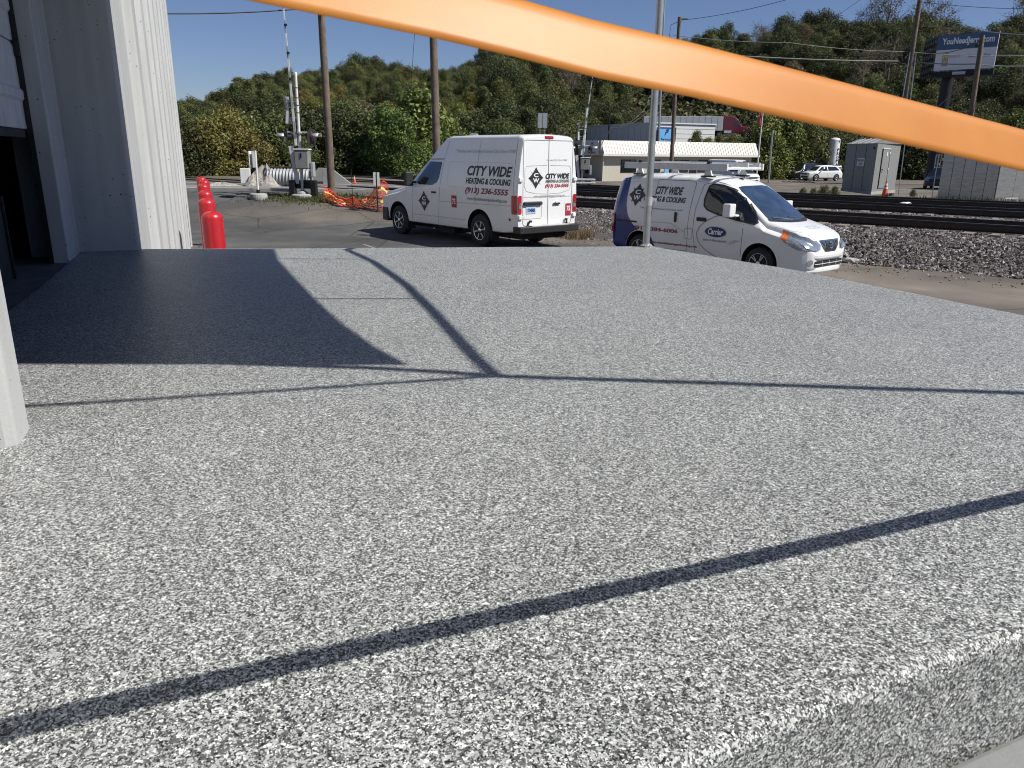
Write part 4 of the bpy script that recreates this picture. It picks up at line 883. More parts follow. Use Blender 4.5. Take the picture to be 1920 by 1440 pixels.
mb = MB(); mb.prism([(.90, -.62), (.985, -.40), (1.0, -.15), (1.0, .15), (.985, .40), (.90, .62), (.74, .75), (.6, .75), (.6, -.75), (.74, -.75)], .435, .575); mb.build('front_bumper', MT['van_white'], N2, smooth=True, bevel=.05, seg=3)
mb = MB(); mb.prism([(.86, -.64), (.955, -.40), (.97, 0), (.955, .40), (.86, .64), (.6, .78), (.6, -.78)], .20, .30); mb.build('bumper_lip', MT['van_white'], N2, smooth=True, bevel=.03, seg=3)
seam(b2, [(.18, .72), (.52, .66), (.9, .38)], 'T', N2, .01, MT['van_grey'], 'hood_seam'); seam(b2, [(.18, -.72), (.52, -.66), (.8, -.46)], 'T', N2, .01, MT['van_grey'], 'hood_seam')
v, f = text_geo('CITY WIDE', .1); mbx = MB(); mbx.add(proj_pts(b2, [(.50+b_*.06, -.20+a_*.40) for a_, b_ in v], 'T', .006), f); mbx.build('lettering', MT['ink_light'], N2, fixn=False)
v, f = text_geo('HEATING & COOLING', .1); mbx = MB(); mbx.add(proj_pts(b2, [(.58+b_*.05, -.22+a_*.44) for a_, b_ in v], 'T', .006), f)
# text on the hood reads from the front: far row is the first line
mbx.build('lettering', MT['ink_light'], N2, fixn=False)
# ladder rack
rk = bpy.data.objects.new('ladder_rack', None); COL.objects.link(rk); rk.parent = N2
for s in (-1, 1):
    mb = MB(); mb.bar((-3.62, s*.62, 2.035), (-1.0, s*.62, 2.035), .05, .13); mb.build('side_beam', MT['white_paint'], rk, bevel=.01)
    for xx in (-3.2, -1.45):
        mb = MB(); mb.prism([(xx-.10, 1.865), (xx+.10, 1.865), (xx+.04, 1.985), (xx-.02, 1.985)], s*.60-.02, s*.60+.02, 'y'); mb.build('bracket', MT['white_paint'], rk)
        mb = MB(); mb.box((xx, s*.60, 1.855), (.30, .10, .03)); mb.build('bracket_foot', MT['black_plastic'], rk, bevel=.008)
        mb = MB(); mb.box((xx+.02, s*.62, 2.12), (.07, .07, .05)); mb.build('clamp', MT['black_plastic'], rk)
for xx in (-3.2, -2.2, -1.45, -1.06):
    mb = MB(); mb.bar((xx, -.59, 2.01), (xx, .59, 2.01), .07, .045); mb.build('cross_beam', MT['white_paint'], rk, bevel=.008)
ld = thing('extension_ladder', 'white extension ladder lying on the small van roof rack', 'ladder', (5.25, 15.1, 2.08), -.86)
for s in (.10, .52):
    mb = MB(); mb.bar((-3.55, s, .0), (-1.02, s, .0), .03, .08); mb.build('rail', MT['white_paint'], ld)
for i in range(8):
    xx = -3.4+i*.32; mb = MB(); mb.tube([(xx, .10, 0), (xx, .52, 0)], .016, 8); mb.build('rung', MT['galv'], ld)
for yy, s in ((-.62, -1), (.62, 1)):
    pass
mb = MB(); mb.tube([(-1.02, 0, 1.77), (-1.06, 0, 1.83), (-1.12, 0, 1.80)], .02, 8); mb.build('antenna', MT['black_plastic'], N2)
# ================================================================== LEFT: level crossing and its clutter
def pole_tilt(base, top):   # rod through two points
    return [Vector(base), Vector(top)]
def upole(label, xb, yb, xt, yt, d, r0, r1, zb=None, group=None, name='utility_pole', m='wood_pole', over=0, n_=12):
    b = pxd(xb, yb, d); t = pxd(xt, yt, d); b = Vector(b); t = Vector(t); g = Gz(b.x, b.y) if zb is None else zb
    dr = (t-b)/(t.z-b.z); b = b+dr*(g-.3-b.z); t = t+dr*over
    o = thing(name, label, 'pole', (b.x, b.y, g), 0, group)
    P = []; R = []
    for i in range(14):
        u = i/13; p_ = b.lerp(t, u)-Vector((b.x, b.y, g)); P.append(p_+Vector((.03*math.sin(u*7), 0, 0))*(r0*2)); R.append(r0+(r1-r0)*u)
    mb = MB(); mb.tube(P, R, n_); mb.build('shaft', MT[m], o, smooth=True); return o, t
w1, w1t = upole('dark weathered timber pole beside the crossing signal', 622, 362, 602, 12, 29.6, .145, .115, over=2.5)
w2, w2t = upole('paler timber pole rising behind the tall white van', 820, 362, 812.7, 60, 27.5, .135, .12, over=3.5)
def wire(label, pts, r=.012, sag=0, m='wire', name='overhead_wire', group=None):
    mb = MB(); Q = []
    for a, b in zip(pts, pts[1:]):
        a = Vector(a); b = Vector(b)
        for i in range(12): u = i/12; p_ = a.lerp(b, u); p_.z -= 4*sag*u*(1-u); Q.append(p_)
    Q.append(Vector(pts[-1])); mb.tube(Q, r, 5); o = mb.build(name, MT[m], smooth=True); return tag(o, label, 'wire', group)
wp = Vector(pxd(601, 13, 29.5))
wire('black cable reaching from the dark timber pole over the warehouse roof', [pxd(180, 22, 24), wp], .022, .12)
wire('black cable running from the dark timber pole to the paler one', [wp, pxd(812, 50, 27.6)], .020, .25)
wire('thin guy wire hanging straight down beside the paler timber pole', [pxd(779, 40, 30), pxd(770, 170, 30.5), pxd(757, 352, 31)], .008)
# ------------------------------------------------------------------ crossing signal with raised gate arm
def crossing_signal(label, xb, yb, d, xt, yt, arm_x, arm_y, zb=None, scale=1, flip=1):
    b = Vector(pxd(xb, yb, d)); g = Gz(b.x, b.y) if zb is None else zb
    o = thing('crossing_signal', label, 'railway signal', (b.x, b.y, g))
    t = Vector(pxd(xt, yt, d)); H = t.z-g; lean = (t.x-b.x)/max(H, .1)
    L = lambda z, dx=0, dy=0: (lean*z+dx, dy, z)
    mb = MB(); mb.lathe([(.42, -.1), (.42, .06), (.34, .10)], 16); mb.build('footing', MT['concrete'], o)
    mb = MB(); mb.lathe([(.2, .1), (.2, .14), (.09, .22)], 12); mb.tube([L(.1), L(H*.52)], .06, 12); mb.build('lower_mast', MT['sign_back'], o, smooth=True)
    mb = MB(); mb.tube([L(H*.52), L(H)], .05, 12); mb.lathe([(.056, 0), (.062, .1), (.04, .16)], 12, L(H-.06)); m_ = mb.build('mast', MT['white_paint'], o, smooth=True)
    for k_ in (.70, .76, .82, .90):
        mb = MB(); mb.lathe([(.058, -.012), (.058, .012)], 12, L(H*k_)); mb.build('band', MT['steel_dark'], o)
    mb = MB(); mb.box(L(1.27, .10, -.12), (.50, .42, .62)); b_ = mb.build('gate_mechanism', MT['grey_metal'], o, bevel=.04)
    mb = MB(); mb.box(L(1.42, .10, -.338), (.05, .02, .16)); mb.build('latch', MT['steel_dark'], b_)
    mb = MB(); mb.box(L(1.62, .10, -.12), (.56, .46, .05)); mb.build('lid', MT['white_paint'], b_, bevel=.015)
    mb = MB(); mb.prism([(-.40, 1.72), (-.22, 1.75), (-.16, 1.2), (-.10, .45), (-.22, .45), (-.32, 1.1)], -.02, .03, 'y'); mb.build('counterweight_arm', MT['white_paint'], o, bevel=.01)
    for dx in (-.42, .42):
        mb = MB(); mb.box((dx*.9+.05, -.05, .26), (.20, .30, .62)); mb.build('counterweight', MT['steel_dark'], o, bevel=.02)
    mb = MB(); mb.box((.05, .12, .42), (.8, .10, .30)); mb.build('crossbar', MT['steel_dark'], o, bevel=.01)
    mb = MB(); mb.box(L(.95, .44, -.1), (.10, .3, .50)); mb.build('junction_box', MT['sign_back'], o, bevel=.015)
    a0 = Vector(L(1.75, -.12, -.05)); a1 = Vector(pxd(arm_x, arm_y, d))-Vector((b.x, b.y, g))
    arm = bpy.data.objects.new('gate_arm', None); COL.objects.link(arm); arm.parent = o
    nseg = 12
    for i in range(nseg):
        p_ = a0.lerp(a1, i/nseg); q_ = a0.lerp(a1, (i+1)/nseg); w_ = .085-.05*i/nseg
        mb = MB(); mb.bar(p_, q_, .03, w_, up=(1, 0, 0)); mb.build('stripe', MT['white_paint'] if i % 2 == 0 else MT['sign_back'], arm)
    for k_ in (.45, .62, .80, .93):
        p_ = a0.lerp(a1, k_); mb = MB(); mb.lathe([(.05, -.03), (.055, .02), (.02, .05)], 10, (p_.x+.03, p_.y-.04, p_.z)); mb.build('arm_lamp', MT['steel_dark'], arm)
    # crossbuck seen edge-on
    zc = H*.72
    for s in (-1, 1):
        mb = MB(); mb.bar(L(zc-.45, -.34, -.22*s), L(zc+.45, -.38, .22*s), .02, .09, up=(1, 0, 0)); mb.build('crossbuck_blade', MT['sign_back'], o)
    for zz in (zc-.25, zc+.1, zc+.28): mb = MB(); mb.tube([L(zz, -.36, 0), L(zz, 0, 0)], .018, 6); mb.build('bracket', MT['sign_back'], o)
    zl = H*.50
    mb = MB(); mb.tube([L(zl+.16, -.42), L(zl+.16, .44)], .03, 8); mb.lathe([(.12, -.03), (.12, .03)], 10, L(zl+.16)); mb.build('lamp_bar', MT['sign_back'], o)
    for s in (-1, 1):
        lt = bpy.data.objects.new('flasher', None); COL.objects.link(lt); lt.parent = o; lt.location = L(zl, .44*s, 0); lt.rotation_euler = (0, 0, R_(72) if s > 0 else R_(-70))
        mb = MB(); mb.lathe([(.30, 0), (.30, .015), (.12, .03)], 20, axis='y'); mb.build('backing_disc', MT['black_plastic'], lt, smooth=True)
        mb = MB(); mb.lathe([(.11, .02), (.11, .16), (.06, .2)], 14, axis='y'); mb.build('housing', MT['steel_dark'], lt, smooth=True)
        mb = MB(); mb.lathe([(.10, -.02), (.07, -.04)], 14, axis='y'); mb.build('lens', MT['red_lens'], lt, smooth=True)
        hood = MB(); n_ = 10; V = []
        for yy, rr in ((0, .13), (-.32, .15)):
            for j in range(n_+1): t_ = math.pi*j/n_; V.append((rr*math.cos(t_), yy, rr*math.sin(t_)*.9+.01))
        hood.add(V, [(j, j+1, n_+2+j, n_+1+j) for j in range(n_)]); ho = hood.build('hood', MT['sign_back'], lt, smooth=True); sm = ho.modifiers.new('s', 'SOLIDIFY'); sm.thickness = .012
    return o
crossing_signal('grey and white crossing signal with raised gate arm beside the dark timber pole', 568, 367, 28.3, 554, 141, 529, -12)
crossing_signal('far crossing signal with raised gate arm behind the two vans', 1090, 343, 45, 1100, 205, 1112, 138)
# white rail posts at the far signal's foot
wg = thing('guard_rail', 'short white painted guard rail at the foot of the far crossing signal', 'guard rail', pxd(1097, 343, 44)); wg.location.z = Gz(wg.location.x, wg.location.y)
for k_ in range(3): 
    mb = MB(); mb.bar((-.6, 0, .12+.17*k_), (.55, -.1, .12+.17*k_), .12, .10); mb.build('rail', MT['white_paint'], wg, bevel=.03)
mb = MB(); mb.box((-.1, .05, .22), (.12, .12, .5)); mb.build('post', MT['white_paint'], wg)
# ------------------------------------------------------------------ sign on a tyre base
b = at(485, 372); sg = thing('sign_post', 'white sign post in a round concrete base beside the kerb', 'sign post', b)
s1 = b[1]/1506
mb = MB(); mb.lathe([(.30, -.05), (.31, .05), (.30, .16), (.2, .18)], 24); mb.build('base', MT['concrete'], sg, bevel=.02)
mb = MB(); mb.tube([(0, 0, .15), (0, 0, .30)], .06, 10); mb.build('socket', MT['steel_dark'], sg)
mb = MB(); mb.tube([(0, 0, .28), (.02, 0, 1.62)], .036, 12); mb.build('post', MT['white_paint'], sg, smooth=True)
for dx, c_ in ((-.13, 'sign_white'), (-.02, 'sign_back')):
    mb = MB(); mb.box((dx, -.08, 1.33), (.022, .40, .55)); mb.build('sign_panel', MT[c_], sg, bevel=.006)
# ------------------------------------------------------------------ block, spoil heap, culvert, concrete end section
b = at(462, 347); ob_ = thing('concrete_block', 'white concrete block beside the spoil heap', 'concrete block', (b[0], b[1], b[2]), .25)
mb = MB(); mb.box((0, 0, .35), (.42, .5, .74)); mb.build('block', MT['white_paint'], ob_, bevel=.02); mb = MB(); mb.tube([(-.08, 0, .70), (-.06, 0, .78), (.06, 0, .78), (.08, 0, .70)], .014, 6); mb.build('lifting_eye', MT['steel_dark'], ob_)
def heap(name, label, c, r, h, m, seed=1, rough=.12):
    rn = random.Random(seed); V = [(c[0], c[1], c[2]+h)]; F = []; nr, na = 9, 28
    off = [rn.uniform(-.25, .25) for _ in range(na)]
    for i in range(1, nr+1):
        for j in range(na):
            u = i/nr; t_ = 2*math.pi*j/na; rr = u*(1+off[j]*.5)
            hh = h*max(0, (1-u**1.15))*(1+.25*math.sin(3*t_+seed))+rn.uniform(-rough, rough)*(1-u*.7)*h
            V.append((c[0]+rr*r[0]*math.cos(t_), c[1]+rr*r[1]*math.sin(t_), c[2]+hh-(.12 if i == nr else 0)))
    for j in range(na): F.append((0, 1+j, 1+(j+1) % na))
    for i in range(nr-1):
        for j in range(na): F.append((1+i*na+j, 1+(i+1)*na+j, 1+(i+1)*na+(j+1) % na, 1+i*na+(j+1) % na))
    mb = MB(); mb.add(V, F); o = mb.build(name, m); return tag(o, label, 'heap')
b = at(500, 349.5); heap('spoil_heap', 'heap of grey brown gravel spoil between the white block and culvert pipe', (b[0], b[1], b[2]-.05), (1.0, .8), .85, MT['gravel'], 4)
b = at(528, 349.5)
cu = thing('culvert_pipe', 'ribbed galvanised culvert pipe lying behind the crossing signal', 'pipe', (b[0]-.45, b[1]-.2, b[2]+.36), 0)
prf = []
for i in range(52): prf.append((.36+.025*math.cos(i*math.pi/2), i*.035))
mb = MB(); V = []; n_ = 26
for r_, x_ in prf:
    for j in range(n_): t_ = 2*math.pi*j/n_; V.append((x_, r_*math.cos(t_), r_*math.sin(t_)))
mb.add(V, [(i*n_+j, i*n_+(j+1) % n_, (i+1)*n_+(j+1) % n_, (i+1)*n_+j) for i in range(len(prf)-1) for j in range(n_)]); cu_o = mb.build('shell', defmat('culvert_steel', (.30, .31, .32), .65, .35, var=.2), cu, smooth=True); cu_o.modifiers.new('s', 'SOLIDIFY').thickness = .015
b = at(607, 350)
ce = thing('concrete_headwall', 'pale concrete end section with sloping wings behind the dark timber pole', 'headwall', (b[0], b[1]+.4, b[2]), 0)
mb = MB(); mb.prism([(-.75, 0), (-.05, 0), (-.05, .78), (-.28, .78), (-.75, .28)], -.05, .05, 'y'); mb.build('wing', MT['concrete'], ce, bevel=.01)
mb = MB(); mb.prism([(-.045, 0), (1.25, 0), (1.25, .08), (.35, .78), (-.045, .78)], -.3, -.2, 'y'); mb.build('wing', MT['concrete'], ce, bevel=.01)
b = at(415, 349); heap('rubble_heap', 'low pale rubble strip between the white block and the red bollards', (b[0], b[1], b[2]-.03), (1.1, .5), .18, MT['gravel'], 9)
# brown railing on the far side of the tracks, and a second one
def railing(name, label, x0, x1, yb, yt, d, n_, m, mid=1):
    a = Vector(pxd(x0, yb, d)); b = Vector(pxd(x1, yb, d)); h = pxd(x0, yt, d)[2]-a.z
    o = thing(name, label, 'railing', a); v = b-a
    for i in range(n_+1): mb = MB(); p_ = v*(i/n_); mb.bar(p_-Vector((0, 0, .5)), p_+Vector((0, 0, h)), .05, .05); mb.build('post', m, o)
    for k_ in ([1.0] if mid == 0 else [.5, 1.0]): mb = MB(); mb.bar(Vector((0, 0, h*k_)), v+Vector((0, 0, h*k_)), .05, .06); mb.build('rail', m, o)
    return o
railing('bridge_railing', 'brown steel railing behind the culvert pipe', 485, 560, 331, 313, 47, 9, defmat('brown_steel', (.13, .085, .06), .8, var=.3))
railing('pipe_railing', 'grey pipe railing behind the orange netting', 658, 718, 328, 315, 55, 6, MT['galv'])
# small cone by the road
def cone(name, label, p, h, rz=0):
    o = thing(name, label, 'traffic cone', p, rz)
    mb = MB(); mb.box((0, 0, .015), (h*.52, h*.52, .03)); mb.build('base', MT['black_plastic'] if h > .6 else MT['cone_orange'], o, bevel=.01)
    R = lambda z: h*(.20-.165*z/h)
    mb = MB(); mb.lathe([(R(.02), .03), (R(h*.52), h*.52), (R(h*.52), h*.53), (R(h*.64), h*.64), (R(h*.66), h*.66), (R(h*.72), h*.72), (R(h*.84), h*.84), (R(h), h), (.01, h+.005)], 20)
    co = mb.build('cone', [MT['cone_orange'], MT['sign_white']], o, smooth=True)
    for p_ in co.data.polygons:
        z = p_.center.z/h
        p_.material_index = 1 if (.53 < z < .64 or .73 < z < .84) else 0
    return o
cone('traffic_cone', 'tiny orange cone on the gravel behind the orange netting', at(665, 344), .36)
# ------------------------------------------------------------------ orange safety netting
na = Vector(at(609, 379)); nb = Vector(at(662, 391)); nc = Vector(at(727, 396)); s_ = na.y/1506
nf = thing('safety_netting', 'sagging orange safety netting with yellow bands between two stakes', 'netting', na)
path = [(0, .52), (.10, .40), (.22, .26), (.36, .22), (.45, .34), (.55, .24), (.66, .30), (.76, .52), (.86, .85), (.94, 1.02), (1.0, .82)]
def npos(u):
    p_ = na.lerp(nb, u/.45) if u < .45 else nb.lerp(nc, (u-.45)/.55); p_.z = Gz(p_.x, p_.y)
    p_ = p_-na; p_.y += .12*math.sin(u*19); return p_
def nh(u):
    us = [a for a, _ in path]; return float(np.interp(u, us, [b for _, b in path]))
net_bands = MB(); nm = MB(); M_ = 90; rows_ = 13
grid_ = [[None]*(M_+1) for _ in range(rows_)]
for j in range(rows_):
    for i in range(M_+1):
        u = i/M_; p_ = npos(u); v_ = j/(rows_-1); lean = .22*math.sin(v_*3+u*8)
        grid_[j][i] = p_+Vector((.02*math.sin(i*1.3+j), -lean*.5, .02+v_*nh(u)+.012*math.sin(i*.9+j*1.7)))
for j in range(rows_):
    nm.tube(grid_[j], .009 if j not in (0, rows_-1) else .014, 4)
for i in range(0, M_+1, 2):
    nm.tube([grid_[j][i] for j in range(rows_)], .006, 4)
nm.build('mesh', MT['net_orange'], nf)['kind'] = 'stuff'
for j0 in (3, 8):
    V = []; 
    for i in range(M_+1): V += [grid_[j0][i]+Vector((0, -.02, 0)), grid_[j0+1][i]+Vector((0, -.02, 0))]
    mb = MB(); mb.add(V, [(2*i, 2*i+2, 2*i+3, 2*i+1) for i in range(M_)]); mb.build('yellow_band', MT['net_yellow'], nf)
pst = Vector(at(709, 397))-na
for k_, dx in enumerate((-.06, .06)):
    mb = MB(); mb.box((pst.x+dx, pst.y-.1, .85), (.07, .05, .42)); mb.build('reflector_board', MT['sign_white'], nf)
mb = MB(); mb.bar((pst.x, pst.y-.06, -.2), (pst.x, pst.y-.06, .95), .03, .03); mb.build('stake', MT['steel_dark'], nf)
mb = MB(); p2 = nb-na; mb.bar((p2.x, p2.y, -.2), (p2.x, p2.y, 1.15), .02, .02); mb.build('stake', MT['rail_steel'], nf)
# ------------------------------------------------------------------ back of a road sign behind the tall van
b = Vector(pxd(1015, 345, 55)); g = Gz(b.x, b.y)
rs = thing('road_sign', 'twin panelled road sign seen from behind above the tall van', 'road sign', (b.x, b.y, g))
zt = pxd(1015, 212, 55)[2]-g; zb_ = pxd(1015, 240, 55)[2]-g; lean = (pxd(1015, 212, 55)[0]-b.x)/zt
for dx in (-.16, .16):
    mb = MB(); mb.box((dx*1.05, 0, (zt+zb_)/2), (.30, .03, zt-zb_)); mb.build('panel', MT['sign_back'], rs)
    mb = MB(); mb.bar((dx, .05, -.2), (dx, .05, zt), .06, .06); mb.build('post', MT['galv'], rs)

# ================================================================== RIGHT: beyond the tracks
# ------------------------------------------------------------------ signal shed
c0 = Vector(px(1633, 365, .29)); dl = 4.4
ua = Vector((.05, 1, 0)).normalized()
e_l = Vector(px(1574, 357.5, .29)); e_r = Vector(px(1686, 360.5, .29))
lv = e_l-c0; rv = e_r-c0; az_l = math.atan2(lv.y, lv.x)
sw = 2.9; sl = 2.9
sh_ = thing('signal_shed', 'grey steel railway signal shed with a door and a small white plate', 'shed', (c0.x, c0.y, .29), az_l-math.pi/2)
# local +y runs along the left wall, local +x along the door wall
LL = min(lv.length, 4.2); HS = 2.62
def wallbox(name, x0, x1, y0, y1, z0, z1, m, par, bevel=0): mb = MB(); mb.box(((x0+x1)/2, (y0+y1)/2, (z0+z1)/2), (x1-x0, y1-y0, z1-z0)); return mb.build(name, m, par, bevel=bevel)
ang = math.atan2(rv.y, rv.x)-(az_l-math.pi/2)
DW = 3.55
mb = MB(); cx_, cy_ = math.cos(ang)*DW, math.sin(ang)*DW
foot = [(0, 0), (cx_, cy_), (cx_, cy_+LL), (0, LL)]
mb.prism(foot, .16, HS); mb.build('wall', MT['grey_metal'], sh_, bevel=.01)
mb = MB(); mb.prism([(-.03, -.05), (cx_+.04, cy_-.04), (cx_+.04, cy_+LL+.03), (-.03, LL+.03)], 0, .158); mb.build('base_frame', MT['concrete'], sh_)
mb = MB(); mx_ = (cx_/2, cy_/2); zr = HS+.30
V = [(-.06, -.08, HS+.002), (cx_+.06, cy_-.08, HS+.002), (cx_+.06, cy_+LL+.06, HS+.002), (-.06, LL+.06, HS+.002), (mx_[0], mx_[1]-.08, zr), (mx_[0], mx_[1]+LL+.06, zr)]
mb.add(V, [(0, 1, 4), (2, 3, 5), (0, 4, 5, 3), (1, 2, 5, 4), (0, 3, 2, 1)]); rf = mb.build('roof', MT['grey_metal'], sh_)
for k_ in (.2, .4, .6, .8):
    a = Vector(V[0]).lerp(Vector(V[3]), k_); b = Vector(V[4]).lerp(Vector(V[5]), k_); mb = MB(); mb.bar(a+Vector((0, 0, .012)), b+Vector((0, 0, .012)), .04, .03); mb.build('roof_rib', MT['sign_back'], rf)
du = Vector((cx_, cy_, 0)).normalized(); dn = Vector((du.y, -du.x, 0))
Mx = Matrix((du, dn*-1, Vector((0, 0, 1)))).transposed().to_4x4()
def onface(x, z, off=0): return du*x+dn*off+Vector((0, 0, z))
mb = MB(); mb.box(onface(1.35, 1.32, .02), (1.05, .04, 2.0), M=Mx); dr = mb.build('door', MT['sign_back'], sh_, bevel=.006)
dr.data.materials[0] = MT['grey_metal']
for x0 in (.81, 1.89): mb = MB(); mb.box(onface(x0, 1.32, .025), (.03, .05, 2.06), M=Mx); mb.build('door_frame', MT['steel_dark'], dr)
mb = MB(); mb.box(onface(1.35, 2.35, .035), (1.12, .07, .04), M=Mx); mb.build('drip_cap', MT['sign_white'], dr)
for zz in (.45, 1.3, 2.15): mb = MB(); mb.box(onface(1.84, zz, .055), (.07, .03, .12), M=Mx); mb.build('hinge', MT['sign_white'], dr)
mb = MB(); mb.tube([onface(.92, 1.30, .05), onface(.90, 1.30, .10), onface(.84, 1.1, .09)], .02, 6); mb.build('handle', MT['steel_dark'], dr)
mb = MB(); mb.box(onface(1.45, 2.08, .05), (.16, .012, .18), M=Mx); mb.build('notice', MT['sign_white'], dr)
mb = MB(); mb.box((-.012, 1.9, 1.66), (.02, .98, .42)); pl = mb.build('name_plate', MT['sign_white'], sh_)
text_flat('lettering', 'REID BLVD', (-.022, 2.33, 1.68), (0, -1, 0), (0, 0, 1), .86, .12, MT['ink'], pl, off=.006)
text_flat('lettering', '87.08', (-.022, 2.12, 1.51), (0, -1, 0), (0, 0, 1), .46, .11, MT['ink'], pl, off=.006)
mb = MB(); mb.box((-.02, .35, 2.38), (.05, .14, .12)); mb.build('vent', MT['steel_dark'], sh_)
for k_ in (LL*.33, LL*.66): mb = MB(); mb.box((-.006, k_, 1.4), (.012, .02, 2.44)); mb.build('panel_joint', MT['steel_dark'], sh_)
cone('traffic_cone', 'orange and white traffic cone standing at the corner of the grey signal shed', px(1658, 371.5, .33), .82, .3)
# ------------------------------------------------------------------ stainless cabinet
q0 = Vector(px(1756, 377, .30)); q1 = Vector(px(1862, 382, .30)); q2_ = q1+Vector((2.2, 1.1, 0))
scab = thing('steel_cabinet', 'large brushed stainless steel cabinet beside the far track', 'cabinet', q0)
v1_ = q1-q0; v2_ = q2_-q0; up_ = Vector((0, 0, 1)); HC = 2.75
def face_panels(a, b, nP, m, par, off):
    d = (b-a); nn = Vector((d.y, -d.x, 0)).normalized()
    for i in range(nP):
        p_ = a+d*(i/nP+.004); q_ = a+d*((i+1)/nP-.004); mb = MB()
        mb.add([p_+nn*off, q_+nn*off, q_+nn*off+up_*HC, p_+nn*off+up_*HC, p_, q_, q_+up_*HC, p_+up_*HC], [(0, 1, 2, 3), (0, 4, 5, 1), (1, 5, 6, 2), (2, 6, 7, 3), (3, 7, 4, 0)]); mb.build('panel', m, par)
mb = MB(); bk = Vector((q0.x, q0.y, 0)).normalized()*2.7+Vector((.25, 0, 0)); mb.prism([(0, 0), (v1_.x, v1_.y), (v2_.x, v2_.y), (v2_.x+bk.x*.5, v2_.y+bk.y), (bk.x, bk.y)], -.1, HC-.01); mb.build('carcass', MT['steel_dark'], scab)
face_panels(Vector((0, 0, 0)), v1_, 5, MT['brushed_steel'], scab, .03)
face_panels(v1_, v2_, 2, MT['brushed_steel'], scab, .03)
text_flat('lettering', 'DO NOT ENTER', v1_*.38+Vector((0, -.04, 2.02)), v1_, (0, 0, 1), .75, .10, MT['ink'], scab, off=.02)
mb = MB(); mb.bar(v1_+Vector((.35, -.2, .25)), v1_+Vector((1.1, .1, .25)), .03, .03); mb.build('step_bar', MT['sign_white'], scab)
sf = thing('side_frame', 'small white metal frame fixed at the end of the steel cabinet', 'frame', (q0.x-.18, q0.y+.1, .3))
for dx in (-.12, 0, .12): mb = MB(); mb.bar((dx, 0, 1.5), (dx, 0, 2.05), .025, .025); mb.build('bar', MT['sign_white'], sf)
for zz in (1.5, 2.05): mb = MB(); mb.bar((-.14, -.02, zz), (.14, -.02, zz), .025, .025); mb.build('bar', MT['sign_white'], sf)
mb = MB(); mb.bar((0, .03, -.1), (0, .03, 1.5), .03, .03); mb.build('stem', MT['sign_white'], sf)

# ------------------------------------------------------------------ cream office building with mansard fascia
ZL = -.42
OB = Vector((8.8, 79.3, ZL)); fa = R_(90-62)     # facade runs at azimuth 62
ofc = thing('office_building', 'low cream office with a ribbed mansard fascia and dark windows', 'building', OB, fa)
FL, FD, EZ = 20.0, 12.0, 2.52
mb = MB(); mb.box((FL/2, FD/2, EZ/2), (FL-.3, FD-.3, EZ)); mb.build('wall', MT['cream'], ofc)
fz0, fz1 = EZ-.10, EZ+1.36
mb = MB(); mb.prism([(-.35, fz0), (-.35, fz0+.22), (.30, fz1), (.6, fz1), (.6, fz0)], -.2, FL+.35, 'x'); 
mb2 = MB(); 
V = []
for x_ in (-.5, FL+.5):
    pass
fas = mb.build('fascia', MT['cream_roof'], ofc)
npan = 58
for i in range(npan):
    x_ = -.15+(FL+.45)*i/npan; mb = MB(); mb.bar((x_, -.365, fz0+.24), (x_, .285, fz1-.01), .045, .05, up=(0, -1, 0)); mb.build('standing_seam', MT['cream_roof'], fas)
mb = MB(); mb.bar((-.3, -.40, fz0+.11), (FL+.45, -.40, fz0+.11), .10, .24); mb.build('eave_trim', MT['white_paint'], fas)
mb = MB(); mb.box((-.20, FD/2, (fz0+fz1)/2+.01), (.25, FD, fz1-fz0)); mb.build('side_fascia', MT['cream'], ofc)
mb = MB(); mb.box((FL/2, FD/2, fz1-.1), (FL-.8, FD-.6, .1)); mb.build('roof', MT['concrete'], ofc)
def win(par, x, z, w, h, y=.13):
    mb = MB(); mb.box((x, y, z), (w, .06, h)); f_ = mb.build('window', MT['steel_dark'], par); mb = MB(); mb.box((x, y-.035, z), (w-.1, .02, h-.1)); mb.build('pane', MT['glass_dark'], f_)
for x_, w in ((3.2, 1.9), (6.5, 1.5), (10.0, 1.9), (13.2, 1.9), (16.4, 1.9)): win(ofc, x_, 1.45, w, 1.25)
mb = MB(); mb.box((.13, 3.0, 1.35), (.06, .75, 1.5)); f_ = mb.build('window', MT['sign_back'], ofc); mb = MB(); mb.box((.095, 3.0, 1.35), (.02, .6, 1.35)); mb.build('pane', MT['glass_dark'], f_)
mb = MB(); mb.box((11.6, .12, 1.0), (1.0, .06, 2.0)); mb.build('door', MT['steel_dark'], ofc)
mb = MB(); mb.tube([(-.05, -.05, 0), (-.05, -.05, EZ)], .05, 8); mb.build('downpipe', MT['white_paint'], ofc)
